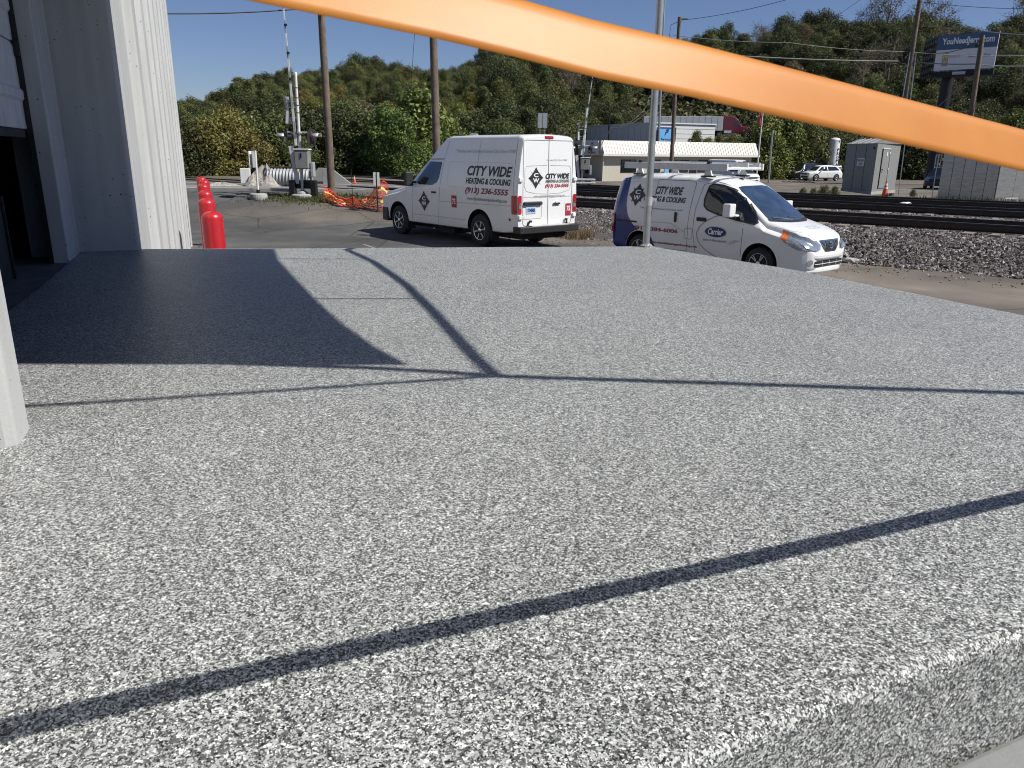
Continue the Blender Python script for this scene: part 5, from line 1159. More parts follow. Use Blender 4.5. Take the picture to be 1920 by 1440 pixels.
def flogo(name, label, par_loc, rz, w, h, bgm, txt, inkm, frame=None):
    o = thing(name, label, 'sign', par_loc, rz); mb = MB(); mb.box((0, 0, 0), (w, .12, h)); mb.build('panel', bgm, o)
    if frame:
        for sx, sz_, ww, hh in ((0, h/2, w+.16, .10), (0, -h/2, w+.16, .10), (-w/2, 0, .10, h), (w/2, 0, .10, h)): mb = MB(); mb.box((sx, -.02, sz_), (ww, .18, hh)); mb.build('frame', frame, o)
    k_ = h*.30; y0 = -.066
    def P(pl): mb = MB(); mb.add([(a*k_, y0-.004, b*k_+h*.10) for a, b in pl], [tuple(range(len(pl)))]); mb.build('logo_stroke', inkm, o, fixn=False)
    P([(-.30, .55), (-.15, .95), (.75, 1.05), (.55, .62)]); P([(-.45, .10), (-.32, .45), (.62, .52), (.36, .12), (-.02, .10)]); P([(-.62, -.75), (-.48, .02), (-.05, .04), (-.2, -.25)])
    text_flat('lettering', txt, (-w*.33, y0, -h*.40), (1, 0, 0), (0, 0, 1), w*.66, h*.17, inkm, o)
    return o
def wloc(o, v): return o.matrix_basis @ Vector(v)
OM = Matrix.Translation(OB) @ Matrix.Rotation(fa, 4, 'Z')
p_ = OM @ Vector((-.42, 1.45, (fz0+fz1)/2)); flogo('wall_sign', 'white company sign with a dark blue mark on the office side wall', p_, fa-math.pi/2, 2.3, 1.30, MT['sign_white'], 'Terracon', MT['ink_blue'])
p_ = OM @ Vector((8.4, -.1, .75)); flogo('window_sign', 'pale blue company panel below the office eave', p_, fa, 1.6, .9, MT['sky_sign'], 'Terracon', MT['ink_blue'])
# ------------------------------------------------------------------ warehouse behind it
WB = Vector((18.0, 105.0, ZL)); wa = R_(90-66)
wbk = thing('rear_warehouse', 'large white metal warehouse rising behind the cream office', 'building', WB, wa)
WHt = 6.42
mb = MB(); mb.box((4.9, 8.8, WHt/2), (9.8, 17.6, WHt)); mb.build('wall', MT['white_paint'], wbk)
for z_ in np.arange(.9, WHt-.3, .62): mb = MB(); mb.bar((0, -.02, z_), (9.8, -.02, z_), .02, .03); mb.build('siding_joint', MT['sign_back'], wbk)
for y_ in np.arange(1.5, 17, 1.5): mb = MB(); mb.bar((-.02, y_, .1), (-.02, y_, WHt-.3), .02, .05); mb.build('siding_joint', MT['sign_back'], wbk)
mb = MB(); mb.box((4.9, 8.8, WHt+.08), (10.1, 17.9, .16)); mb.build('roof_edge', MT['white_paint'], wbk)
WM = Matrix.Translation(WB) @ Matrix.Rotation(wa, 4, 'Z')
flogo('roof_sign', 'sky blue framed company sign above the office fascia', WM @ Vector((1.85, -.25, 5.05)), wa, 2.75, 1.75, MT['sky_sign'], 'Terracon', MT['ink_blue'], MT['ink_blue'])
# ------------------------------------------------------------------ poles on the right
upole('tall slim light mast rising behind the blue company sign', 1236, 235, 1246, 2, 100, .16, .12, zb=ZL, name='light_mast', m='galv', over=8)
w3, w3t = upole('brown timber pole standing in front of the cream office fascia', 1259, 300, 1274, 32, 58, .16, .12)
mb = MB(); tl = w3t-Vector(w3.location); mb.bar(tl+Vector((-.1, 0, -.15)), tl+Vector((.55, 0, -.12)), .10, .10); mb.build('arm', MT['wood_pole'], w3)
mb = MB(); mb.tube([tl+Vector((-.1, 0, -.3)), tl+Vector((-.55, 0, -.5)), tl+Vector((-.6, 0, -1.2)), tl+Vector((-.35, 0, -1.5))], .02, 6); mb.build('jumper', MT['wire'], w3)
mb = MB(); mb.lathe([(.10, 0), (.13, .1), (.10, .3), (.05, .36)], 10, tl+Vector((-.42, 0, -1.75))); mb.build('insulator', MT['steel_dark'], w3)
w4, w4t = upole('timber pole with bundled conduits standing behind the signal shed', 1676, 330, 1725, 0, 56, .17, .14, over=2.5)
for dx in (-.30, .28): mb = MB(); mb.tube([Vector((dx*1.5, -.2, 0)), (w4t-Vector(w4.location))*.62+Vector((dx*.7, -.15, 0))], .03, 6); mb.build('conduit', MT['galv'], w4)
for k_ in range(4): mb = MB(); mb.lathe([(.09, 0), (.11, .1), (.09, .25)], 8, Vector(pxd(1690+5*k_, 118, 56))-Vector(w4.location)); mb.build('insulator', MT['steel_dark'], w4)
mb = MB(); mb.bar(Vector(pxd(1688, 121, 56))-Vector(w4.location), Vector(pxd(1716, 118, 56))-Vector(w4.location), .06, .06); mb.build('arm', MT['steel_dark'], w4)
w5, w5t = upole('grey timber pole standing in front of the billboard', 1805, 330, 1842, 66, 48, .17, .13)
mb = MB(); mb.lathe([(.08, 0), (.1, .1), (.06, .2)], 8, Vector(pxd(1831, 88, 48))-Vector(w5.location)); mb.build('insulator', MT['steel_dark'], w5)
upole('slim grey flag pole base post beside the dark lot fence', 1442, 330, 1449, 245, 80, .10, .08, zb=ZL, name='lamp_post', m='galv')
fp, fpt = upole('white flag pole with a furled red and white flag', 1418, 333, 1431, 206, 76, .07, .05, zb=ZL, name='flag_pole', m='white_paint')
mb = MB(); t0 = fpt-Vector(fp.location); V = []
for i in range(8):
    for j in range(4): V.append(t0+Vector((-.05-.10*j-.05*math.sin(i*.9+j), -.06*math.sin(j*2.1+i), -.25-i*.17)))
mb.add(V, [(i*4+j, i*4+j+1, (i+1)*4+j+1, (i+1)*4+j) for i in range(7) for j in range(3)]); fl = mb.build('flag', MT['flag'], fp, smooth=True); fl.modifiers.new('s', 'SOLIDIFY').thickness = .02
# overhead lines
GRP = 'overhead lines crossing towards the billboard'
A3 = Vector(pxd(1276, 38, 58)); 
wire('sagging line climbing from the brown timber pole out of sight', [A3, pxd(1480, -2, 52)], .016, .15)
wire('line climbing from the wooded skyline to the conduit pole', [pxd(1560, 35, 75), pxd(1640, -20, 60)], .014, .05)
wire('upper line between the brown pole and the conduit pole', [pxd(1262, 66, 58.5), pxd(1480, 80, 57), pxd(1700, 97, 56), pxd(1935, 104, 54)], .02, .12, 'cable_pale')
wire('thick lower cable bundle between the brown pole and the grey pole', [pxd(1262, 92, 58), pxd(1390, 105, 57), pxd(1712, 115, 56), pxd(1828, 120, 48.3), pxd(1940, 123, 47)], .035, .08, 'cable_pale')
wire('middle slack cable sagging across the billboard', [pxd(1500, 98, 57), pxd(1712, 93, 56), pxd(1828, 83, 48.3)], .022, .35)
wire('top line leaving the conduit pole to the right', [pxd(1722, 3, 56), pxd(1940, 17, 50)], .014, .1)
wire('line leaving the head of the grey pole to the right', [pxd(1841, 58, 48), pxd(1950, 66, 46)], .03, .05, 'cable_pale')
wire('line from the conduit pole to the head of the grey pole', [pxd(1725, 40, 56), pxd(1840, 60, 48)], .02, .1, 'cable_pale')
wire('right hand cable behind the billboard edge', [pxd(1868, 101, 76), pxd(1940, 103, 70)], .025, .02, 'cable_pale')
wire('slanting guy wire from the grey pole down to the lot', [pxd(1830, 137, 48), pxd(1752, 206, 50), pxd(1640, 300, 52)], .02, 0, 'cable_pale')
wire('low service cable from the far signal to the brown pole', [pxd(1098, 300, 46), pxd(1145, 240, 52), pxd(1218, 206, 56), pxd(1268, 150, 58)], .018, .3)
wire('second low service cable beside the far signal', [pxd(1145, 235, 52), pxd(1215, 195, 56), pxd(1268, 140, 58)], .018, .5)
upole('short dark service pole rising from the office roof edge', 1141, 266, 1143, 214, 80, .10, .08, zb=1.5, name='service_pole', m='steel_dark')
# ------------------------------------------------------------------ billboard
BBd = 77
TL = Vector(pxd(1763, 52.5, BBd+1.6)); TR = Vector(pxd(1873, 73, BBd-1.6)); BLc = Vector(pxd(1752.5, 119, BBd+1.6))
bbase = Vector(pxd(1735, 331, BBd)); g = Gz(bbase.x, bbase.y)
bx = Vector((TR.x-TL.x, TR.y-TL.y, 0)); BW = bx.length; bx.normalize(); BH = TL.z-BLc.z
ctr = (TL+TR)/2; cz = (TL.z+TR.z)/2-BH/2
bb = thing('billboard', 'tall roadside billboard reading YouNeedJerry.com on a black column', 'billboard', (ctr.x, ctr.y, g), math.atan2(bx.y, bx.x))
cz -= g
mb = MB(); mb.box((0, 0, cz), (BW, .12, BH)); pn = mb.build('panel', MT['sign_white'], bb)
zs = cz+BH*.08
mb = MB(); mb.box((0, -.075, (zs+cz+BH/2)/2), (BW, .02, cz+BH/2-zs)); mb.build('navy_field', MT['sign_navy'], pn)
text_flat('lettering', 'YouNeedJerry.com', (-BW*.42, -.09, cz+BH*.17), (1, 0, 0), (0, 0, 1), BW*.86, BH*.24, MT['ink_white'], pn, off=.01)
mb = MB(); mb.box((-BW*.33, -.075, cz-BH*.20), (BW*.10, .02, BH*.36)); mb.build('mark_field', MT['ink_grey'], pn)
text_flat('lettering', 'M', (-BW*.37, -.09, cz-BH*.19), (1, 0, 0), (0, 0, 1), BW*.08, BH*.14, MT['sign_yellow'], pn, off=.01)
text_flat('lettering', 'W', (-BW*.37, -.09, cz-BH*.36), (1, 0, 0), (0, 0, 1), BW*.08, BH*.14, MT['sign_yellow'], pn, off=.01)
text_flat('lettering', 'Morris W', (-BW*.26, -.09, cz-BH*.16), (1, 0, 0), (0, 0, 1), BW*.19, BH*.10, MT['ink_light'], pn, off=.01)
text_flat('lettering', 'Injury Law Firm', (BW*.05, -.09, cz-BH*.20), (1, 0, 0), (0, 0, 1), BW*.36, BH*.11, MT['ink_grey'], pn, off=.01)
mb = MB(); mb.box((0, .25, cz-BH/2-.35), (BW, .5, .5)); mb.build('apron', MT['steel_dark'], bb)
mb = MB(); mb.box((.2, -.35, cz-BH/2-.62), (BW+2.2, 1.0, .08)); mb.build('catwalk', MT['steel_dark'], bb)
mb = MB(); mb.box((-.3, -.07, cz-BH/2-.30), (1.1, .02, .26)); mb.build('owner_plate', MT['sign_white'], bb)
cb = Vector((bbase.x, bbase.y, 0))-Vector((ctr.x, ctr.y, 0)); ca_ = math.atan2(bx.y, bx.x); cl = Matrix.Rotation(-ca_, 4, 'Z') @ cb
ctop = Matrix.Rotation(-ca_, 4, 'Z') @ (Vector(pxd(1767, 150, BBd))-Vector((ctr.x, ctr.y, g)))
mb = MB(); mb.tube([(cl.x, .8, -.3), (ctop.x, .8, cz-BH/2-.2)], .52, 16); mb.build('column', MT['steel_dark'], bb, smooth=True)
fr = bpy.data.objects.new('back_face', None); COL.objects.link(fr); fr.parent = bb; fr.location = (-BW/2-.15, .3, cz); fr.rotation_euler = (0, 0, R_(118))
for i in range(6): mb = MB(); mb.bar((.1+i*.75, 0, -BH/2-.4), (.1+i*.75, 0, BH/2-.1), .12, .14); mb.build('upright', MT['steel_dark'], fr)
for i in range(6): mb = MB(); zz = -BH/2+i*BH/5-.05; mb.bar((0, -.1, zz), (4.0, -.1, zz), .10, .22); mb.build('girt', MT['steel_dark'], fr)
# ------------------------------------------------------------------ lot beyond: fence, kerb, banner, tank
def lotp(x, y): return Vector(px(x, y, ZL))
fa_, fb_ = lotp(1385, 334), lotp(1512, 333.5)
fn = thing('lot_fence', 'dark screened lot fence behind the flag pole', 'fence', fa_); v = fb_-fa_
nF = 14
for i in range(nF):
    a = v*(i/nF); b = v*((i+1)/nF-.006); mb = MB(); mb.bar(a+Vector((0, 0, .78)), b+Vector((0, 0, .78)), .05, 1.5); mb.build('panel', MT['fence_dark'], fn)
    mb = MB(); mb.bar(a+Vector((0, -.06, -.1)), a+Vector((0, -.06, 1.62)), .06, .06); mb.build('post', MT['steel_dark'], fn)
for i, (x_, y_, w_, h_) in enumerate([(1428, 315, .35, .25), (1441, 314, .4, .42), (1454, 315, .25, .42)]):
    p_ = Vector(pxd(x_, y_, fa_.y-.9)); mb = MB(); mb.box(p_, (w_, .03, h_)); tag(mb.build('notice_board', MT['sign_white']), ['small white notice on the lot fence nearest the flag pole', 'white notice on the lamp post by the lot fence', 'narrow white notice on the lot fence beside the lamp post'][i], 'notice')
ya = lotp(1449, 335.5); mb = MB(); mb.box((ya.x+.75, ya.y, ZL+.07), (1.7, .16, .16)); tag(mb.build('parking_stop', MT['yellow_paint'], bevel=.02), 'yellow painted parking stop by the lot fence', 'parking stop')
mb = MB(); p_ = lotp(1479, 334); mb.box((p_.x, p_.y, ZL+.45), (.22, .14, .9)); tag(mb.build('marker_post', MT['white_paint'], bevel=.02), 'short white marker post by the yellow parking stop', 'post')
tk = lotp(1556, 336); tkz = 96
b = Vector(pxd(1557, 330, tkz)); tt_ = Vector(pxd(1568.5, 258, tkz)); HT_ = tt_.z-ZL
tnk = thing('propane_tank', 'white upright domed tank with the word PROPANE down its side', 'tank', (b.x, b.y, ZL)); lean = (tt_.x-b.x)*0
rT = .64
mb = MB(); mb.lathe([(rT, .25), (rT, HT_-.35), (rT*.97, HT_-.22), (rT*.8, HT_-.10), (rT*.45, HT_-.02), (.05, HT_)], 28); mb.build('shell', MT['white_paint'], tnk, smooth=True)
mb = MB(); mb.lathe([(rT*.8, 0), (rT*.8, .26)], 20); mb.build('skirt', MT['white_paint'], tnk)
mb = MB(); mb.lathe([(rT+.004, HT_-.36), (rT+.004, HT_-.33)], 28); mb.build('seam_band', MT['sign_back'], tnk)
aT = R_(-58)
for i, ch_ in enumerate('PROPANE'):
    zz = HT_-1.55-i*.42; o_v = Vector((math.cos(aT), math.sin(aT), 0)); ux = Vector((-math.sin(aT), math.cos(aT), 0))
    text_flat('lettering', ch_, o_v*(rT+.012)-ux*.16+Vector((0, 0, zz)), ux, (0, 0, 1), .32, .34, MT['ink_blue'], tnk, off=.01)
for zz in (HT_-.62,): text_flat('lettering', 'T', Vector((math.cos(aT), math.sin(aT), 0))*(rT+.012)-Vector((-math.sin(aT), math.cos(aT), 0))*.2+Vector((0, 0, zz)), (-math.sin(aT), math.cos(aT), 0), (0, 0, 1), .4, .3, MT['ink_blue'], tnk, off=.01)
b = lotp(1689, 331); bn = thing('banner_fence', 'long blue banner with white lines on the lot edge', 'banner', b)
mb = MB(); mb.box((1.3, 0, .70), (3.4, .05, 1.15)); pb = mb.build('banner', MT['banner_blue'], bn)
for k_ in range(3): mb = MB(); mb.box((1.25, -.03, .95-.25*k_), (2.2-.3*k_, .01, .06)); mb.build('text_line', MT['ink_light'], pb)
for dx in (-.4, 1.3, 3.0): mb = MB(); mb.bar((dx, .05, -.1), (dx, .05, 1.35), .06, .06); mb.build('post', MT['steel_dark'], bn)

# ------------------------------------------------------------------ distant vehicles
def suv(name, label, loc, rz, paint, L=4.4, Wd=1.82, H=1.64, cat='car', pickup=False, van=False):
    o = thing(name, label, cat, loc, rz); hw = Wd/2; hx = .62
    top = H
    if van: prof_t = [(.95, .75), (.85, 1.0), (.3, 1.15), (.1, 1.25), (-.6, H-.1), (-.9, H), (-L+1.1, H), (-L+.92, H-.15), (-L+.88, .9)]
    elif pickup: prof_t = [(.9, .85), (.8, 1.05), (.1, 1.12), (0, 1.18), (-.6, H-.03), (-1.0, H), (-1.9, H-.02), (-2.25, 1.2), (-L+.95, 1.15), (-L+.9, .9)]
    else: prof_t = [(.86, .72), (.80, .86), (.1, 1.02), (-.05, 1.08), (-.72, H-.09), (-1.1, H), (-2.2, H-.01), (-2.9, H-.10), (-L+1.02, 1.12), (-L+.90, .95), (-L+.86, .7)]
    tab = []
    for i, (x_, z_) in enumerate(prof_t):
        e = min(1, .80+.2*min(1, min(abs(x_-prof_t[0][0]), abs(x_-prof_t[-1][0]))/.35))
        wr = hw*(.86-.20*max(0, min(1, (z_-1.05)/.5)))
        tab.append((x_, .28, z_, hw*.97*e, hw*e, wr*e, .09))
    ob_, bv_ = body_loft('body', tab, paint, o, zbelt=.92, arches=[(0, .35, .40, hw-.06), (-2.65, .35, .40, hw-.06)], step=.12)
    for ax in (0, -2.65):
        for s in (1, -1): wheel(o, ax, s*(hw-.12), .34, .34, .22, .22, MT['alloy'], 5, s)
    for sd_, s in (('L', 1), ('R', -1)):
        x1 = -2.9 if not pickup else -1.95
        if not van:
            decal('side_window', bv_, [(-.22, 1.06), (-.80, H-.14), (-1.2, H-.11), (x1+.25, H-.13), (x1-.15, 1.12)], sd_, MT['glass_dark'], o, .012, .15)
            seam(bv_, [(-1.45, 1.08), (-1.45, H-.12)], sd_, o, .07, paint, 'pillar', .018); seam(bv_, [(-1.45, .4), (-1.45, 1.05)], sd_, o, .02, name='door_seam')
        else: decal('side_window', bv_, [(-.1, 1.25), (-.55, H-.3), (-1.0, H-.3), (-1.05, 1.25)], sd_, MT['glass_dark'], o, .012, .15)
        mb = MB(); mb.box((-.5, s*(hw+.08), 1.08), (.12, .18, .13)); mb.build('mirror', paint, o, bevel=.03)
        decal('headlight', bv_, [(s*hw*.50, .70), (s*hw*.78, .72), (s*hw*.80, .84), (s*hw*.5, .80)], 'F', MT['clear_lens'], o, .015, .1)
        decal('tail_light', bv_, [(s*hw*.55, .86), (s*hw*.76, .86), (s*hw*.76, 1.0), (s*hw*.55, 1.0)], 'B', MT['red_lens'], o, .015, .1)
        seam(bv_, [(-L+.95, .32), (.7, .32)], sd_, o, .09, MT['black_plastic'], 'sill_trim', .012)
    decal('windshield', bv_, [(hw*.70, 1.08), (hw*.58, H-.11), (-hw*.58, H-.11), (-hw*.70, 1.08)], 'F', MT['glass_dark'], o, .014, .12)
    decal('rear_window', bv_, [(hw*.62, 1.16), (hw*.54, H-.16), (-hw*.54, H-.16), (-hw*.62, 1.16)], 'B', MT['glass_dark'], o, .014, .12)
    decal('grille', bv_, [(-hw*.48, .66), (hw*.48, .66), (hw*.48, .80), (-hw*.48, .80)], 'F', MT['black_plastic'], o, .012, .1)
    decal('lower_grille', bv_, [(-hw*.66, .34), (hw*.66, .34), (hw*.6, .54), (-hw*.6, .54)], 'F', MT['black_plastic'], o, .012, .1)
    return o
sv = lotp(1541, 338); D_ = 88
p_ = Vector(pxd(1524, 333, D_)); suv('parked_suv', 'white compact SUV parked by the lot fence beside the tank', (p_.x-.45, D_-.6, ZL), R_(198), MT['van_white'])
p_ = Vector(pxd(1506, 333, D_+3.5)); suv('parked_suv', 'black SUV parked half behind the white SUV', (p_.x-1.3, D_+2.6, ZL), R_(212), MT['car_black'], 4.8, 1.95, 1.85)
p_ = Vector(pxd(1525, 325, D_+9)); suv('parked_pickup', 'silver pickup behind the black and white SUVs', (p_.x-1.2, D_+8.5, ZL+.45), R_(195), MT['car_silver'], 5.4, 1.95, 1.85, 'pickup', True)
p_ = Vector(pxd(1748, 348, 68)); suv('parked_suv', 'black SUV peeking out behind the steel cabinet', (p_.x+.35, 68, ZL), R_(232), MT['car_black'], 4.8, 1.95, 1.8)
p_ = Vector(pxd(1408, 336, 70)); suv('parked_van', 'white box van standing beyond the ladder rack', (p_.x-.2, 71, ZL), R_(-62), MT['van_white'], 5.4, 2.0, 2.2, 'van', van=True)
# ------------------------------------------------------------------ semi truck on the hill road
Rt_ = 172; a_, _ = skyslope(1353, 240); 
tz = pxd(1353, 252, Rt_*math.cos(a_))[2]-.5
tr0 = Vector((Rt_*math.sin(a_), Rt_*math.cos(a_), tz)); dirt2 = R_(-6)
sem = thing('semi_truck', 'maroon semi truck with a long pale trailer on the hillside road', 'truck', tr0, dirt2)
mb = MB(); mb.box((-8.0, 0, 2.55), (16.0, 2.55, 2.75)); trl = mb.build('trailer', MT['trailer'], sem, bevel=.04)
for i in range(1, 13): mb = MB(); mb.bar((-16+i*1.25, -1.285, 1.2), (-16+i*1.25, -1.285, 3.9), .02, .05); mb.build('trailer_rib', MT['sign_back'], trl)
mb = MB(); mb.box((-8, 0, 1.0), (15.6, 1.0, .3)); mb.build('chassis', MT['under'], sem)
mb = MB(); mb.prism([(.05, .75), (5.75, .75), (5.85, 1.25), (5.45, 1.85), (3.75, 2.15), (3.15, 3.25), (2.5, 3.75), (1.6, 4.0), (.4, 4.05), (.05, 3.9)], -1.22, 1.22, 'y'); cabm = mb.build('cab', MT['truck_maroon'], sem, bevel=.14, seg=3)
mb = MB(); mb.prism([(3.72, 2.18), (3.20, 3.12), (3.18, 3.12), (3.70, 2.16)], -1.0, 1.0, 'y', M=Matrix.Translation((.05, 0, .03))); mb.build('windshield', MT['glass_dark'], cabm)
mb = MB(); mb.prism([(2.3, 2.15), (3.45, 2.15), (3.0, 2.95), (2.3, 2.95)], -1.235, 1.235, 'y'); mb.build('side_window', MT['glass_dark'], cabm)
mb = MB(); mb.box((5.75, 0, .8), (.35, 2.4, .45)); mb.build('front_bumper', MT['chrome'], cabm, bevel=.05)
mb = MB(); mb.box((5.55, -1.15, 1.35), (.35, .2, .28)); mb.build('headlight', MT['clear_lens'], cabm, bevel=.04)
mb = MB(); mb.box((1.1, -1.24, 1.0), (1.5, .1, .55)); mb.build('fuel_tank', MT['chrome'], cabm, bevel=.04)
for wx in (4.7, .6, -.6, -13.6, -14.9):
    for s in (1, -1): wheel(sem, wx, s*1.08, .52, .52, .3, .29, MT['alloy'], 6, s)
# terrace the truck stands on
mb = MB(); L_ = []
tdv = Vector((math.cos(dirt2), math.sin(dirt2), 0)); tnv = Vector((-tdv.y, tdv.x, 0))
V = []
for xx in np.arange(-40, 61, 5.0):
    for yy, zz in ((-14, -5.5), (-4, -.4), (-2.4, 0), (4, 0), (8, 1.5)): q_ = tr0+tdv*xx+tnv*yy; V.append((q_.x, q_.y, tz+zz))
k = 5; mb.add(V, [(j*k+i, j*k+i+1, (j+1)*k+i+1, (j+1)*k+i) for j in range(20) for i in range(k-1)]); tag(mb.build('hill_road', MT['hill_soil'], smooth=True), 'terrace carrying the hillside road', 'road', kind='structure')

p_ = Vector(pxd(498, 252, 62)); wm_ = thing('marker_board', 'tiny white board on two posts among the bushes left of the crossing gate', 'sign', p_)
mb = MB(); mb.box((0, 0, .55), (.26, .04, .34)); mb.build('board', MT['ink_white'], wm_)
for dx in (-.1, .1): mb = MB(); mb.bar((dx, .03, -2.5), (dx, .03, .6), .05, .05); mb.build('post', MT['ink_white'], wm_)
# ================================================================== VEGETATION
def leaf_mesh(name, C, Nn, size, m, aspect=1.5, seed=1):
    rg = np.random.default_rng(seed); n_ = len(C); Nn = Nn/np.linalg.norm(Nn, axis=1, keepdims=True)
    a = rg.normal(size=(n_, 3)); T = np.cross(Nn, a); T /= np.linalg.norm(T, axis=1, keepdims=True)+1e-9; B_ = np.cross(Nn, T)
    s = (size*rg.uniform(.55, 1.45, n_))[:, None]
    P = np.stack([C-T*s*aspect*.5, C+B_*s*.5+Nn*s*.12, C+T*s*aspect*.5, C-B_*s*.5+Nn*s*.12], 1)
    me = bpy.data.meshes.new(name); me.vertices.add(4*n_); me.vertices.foreach_set('co', P.reshape(-1).astype(np.float32))
    me.loops.add(4*n_); me.loops.foreach_set('vertex_index', np.arange(4*n_, dtype=np.int32)); me.polygons.add(n_)
    me.polygons.foreach_set('loop_start', np.arange(0, 4*n_, 4, dtype=np.int32)); me.polygons.foreach_set('loop_total', np.full(n_, 4, dtype=np.int32)); me.update(calc_edges=True)
    me.materials.append(m); return me
def crown_points(lobes, n_, seed, fill=.35):
    rg = np.random.default_rng(seed); vol = np.array([l[3]*l[4]*l[5] for l in lobes])**.7; vol /= vol.sum(); C = []; NN = []
    for l, f in zip(lobes, vol):
        k_ = int(n_*f); d = rg.normal(size=(k_, 3)); d /= np.linalg.norm(d, axis=1, keepdims=True)
        r = np.where(rg.random(k_) < fill, rg.uniform(.3, .85, k_), rg.uniform(.70, 1.18, k_))
        bumpy = 1+.28*np.sin(d[:, 0]*7+seed)*np.sin(d[:, 1]*6+2)*np.sin(d[:, 2]*8+1)
        keep = (d[:, 2] > -.75)
        P = np.array(l[:3])+d*(r*bumpy)[:, None]*np.array(l[3:6]); C.append(P[keep]); nn = d+rg.normal(size=d.shape)*.75+np.array([0, 0, .35]); NN.append(nn[keep])
    return np.concatenate(C), np.concatenate(NN)
def limb_set(mb, h, r0, rn, lobes, trunk_to=.62):
    lean = rn.uniform(-.05, .05)*h; T = []
    for i in range(8): u = i/7; T.append((lean*u*u+.06*math.sin(u*5), .05*math.sin(u*4+1), -.3+(h*trunk_to+.3)*u))
    mb.tube(T, [r0*(1-.75*i/7)+.01 for i in range(8)], 7)
    for l in lobes:
        k_ = rn.uniform(.35, .8); a = Vector(T[int(k_*7)]); b = Vector(l[:3]); m_ = a.lerp(b, .5)+Vector((rn.uniform(-.2, .2), rn.uniform(-.2, .2), -.15*(b-a).length))
        mb.tube([a, m_, b], [r0*.38, r0*.24, r0*.08], 5)
        for _ in range(2):
            c = b+Vector((rn.uniform(-1, 1)*l[3]*.8, rn.uniform(-1, 1)*l[4]*.8, rn.uniform(-.1, .9)*l[5])); mb.tube([m_.lerp(b, .6), c], [r0*.14, r0*.03], 4)
PROTO = {}
def make_tree(key, h, w, nl, n_leaf, leaf, lm, bark='bark', seed=1, base=.32, fill=.35, slim=1.0, twig=False):
    rn = random.Random(seed); lobes = []
    for i in range(nl):
        u = (i+.5)/nl; t_ = i*2.4+rn.uniform(-.4, .4); zz = h*(base+(.93-base)*u); prof = math.sin(math.pi*min(1, .18+.80*u))**.7
        rad = w*.5*prof*rn.uniform(.30, .85); s_ = w*rn.uniform(.13, .29)*(1.1-.3*u)
        lobes.append((rad*math.cos(t_), rad*math.sin(t_), zz-s_*.4, s_*slim, s_*slim, s_*rn.uniform(.75, 1.1)))
    lobes.append((0, 0, h*.60, w*.24, w*.24, h*.22))
    C, Nn = crown_points(lobes, n_leaf, seed, fill); cm = leaf_mesh('crown', C, Nn, leaf, MT[lm], seed=seed)
    mb = MB(); limb_set(mb, h, h*.020+.05, rn, lobes)
    if twig:
        for _ in range(60):
            l = rn.choice(lobes); a = Vector(l[:3]); d = Vector((rn.uniform(-1, 1), rn.uniform(-1, 1), rn.uniform(.1, 1.3))).normalized(); mb.tube([a, a+d*l[3]*1.3, a+d*l[3]*1.9+Vector((rn.uniform(-.3, .3), 0, .3))], [.05, .03, .01], 4)
    to = mb.build('trunk', MT[bark], None, smooth=True); tm = to.data; bpy.data.objects.remove(to)
    PROTO[key] = (cm, tm, h)
make_tree('oak', 11, 9.0, 22, 14000, .185, 'leaf_dark', seed=3)
make_tree('oak2', 10, 8.2, 20, 14000, .185, 'leaf_dark', seed=13, base=.25)
make_tree('ash', 12, 7.6, 22, 14000, .18, 'leaf_mid', seed=5, base=.22)
make_tree('elm', 10.5, 8.4, 22, 14000, .18, 'leaf_mid', seed=8, base=.2)
make_tree('yellow', 10, 7.2, 19, 14000, .18, 'leaf_yellow', seed=7, base=.22)
make_tree('slim', 13, 5.4, 18, 9000, .175, 'leaf_mid', 'bark_pale', seed=9, base=.38, fill=.5)
make_tree('bare', 13, 8.0, 12, 2600, .16, 'leaf_brown', 'bark_pale', seed=11, base=.35, fill=.6, twig=True)
make_tree('brown', 10, 7.4, 19, 9000, .175, 'leaf_brown', seed=15, base=.25)
make_tree('bush', 3.4, 4.0, 10, 8000, .10, 'leaf_mid', seed=17, base=.10)
make_tree('bush_y', 3.6, 4.2, 10, 8000, .10, 'leaf_yellow', seed=19, base=.10)
make_tree('bush_d', 3.4, 4.4, 10, 8000, .10, 'leaf_dark', seed=21, base=.10)
make_tree('catalpa', 6.4, 5.0, 15, 5000, .21, 'leaf_bright', seed=23, base=.14, fill=.25)
make_tree('sapling', 5.0, 3.8, 10, 8000, .11, 'leaf_bright', seed=25, base=.15)
NAMES = {'oak': 'oak_tree', 'oak2': 'oak_tree', 'ash': 'ash_tree', 'elm': 'elm_tree', 'yellow': 'yellowing_tree', 'slim': 'slender_tree', 'bare': 'bare_tree', 'brown': 'browning_tree', 'bush': 'bush', 'bush_y': 'bush', 'bush_d': 'bush', 'catalpa': 'broadleaf_tree', 'sapling': 'young_tree'}
CATS = lambda k: 'bush' if k.startswith('bush') else 'tree'
rn_ = 0
LAB = {'oak': 'dark green oak', 'oak2': 'dark spreading oak', 'ash': 'tall mid green ash', 'elm': 'mid green bushy elm', 'yellow': 'yellow leaved tree', 'slim': 'slender pale trunked tree', 'bare': 'nearly leafless pale branched tree', 'brown': 'thin brown leaved tree'}
def plant(key, x, y, z, sc, label, group=None, rz=None, sx=None):
    cm, tm, h = PROTO[key]; o = thing(NAMES[key], label, CATS(key), (x, y, z), random.uniform(0, 6.28) if rz is None else rz, group)
    k_ = sx or sc; o.scale = (k_, k_, sc)
    share('trunk' if not key.startswith('bush') else 'stems', tm, o); share('crown' if not key.startswith('bush') else 'foliage', cm, o); return o
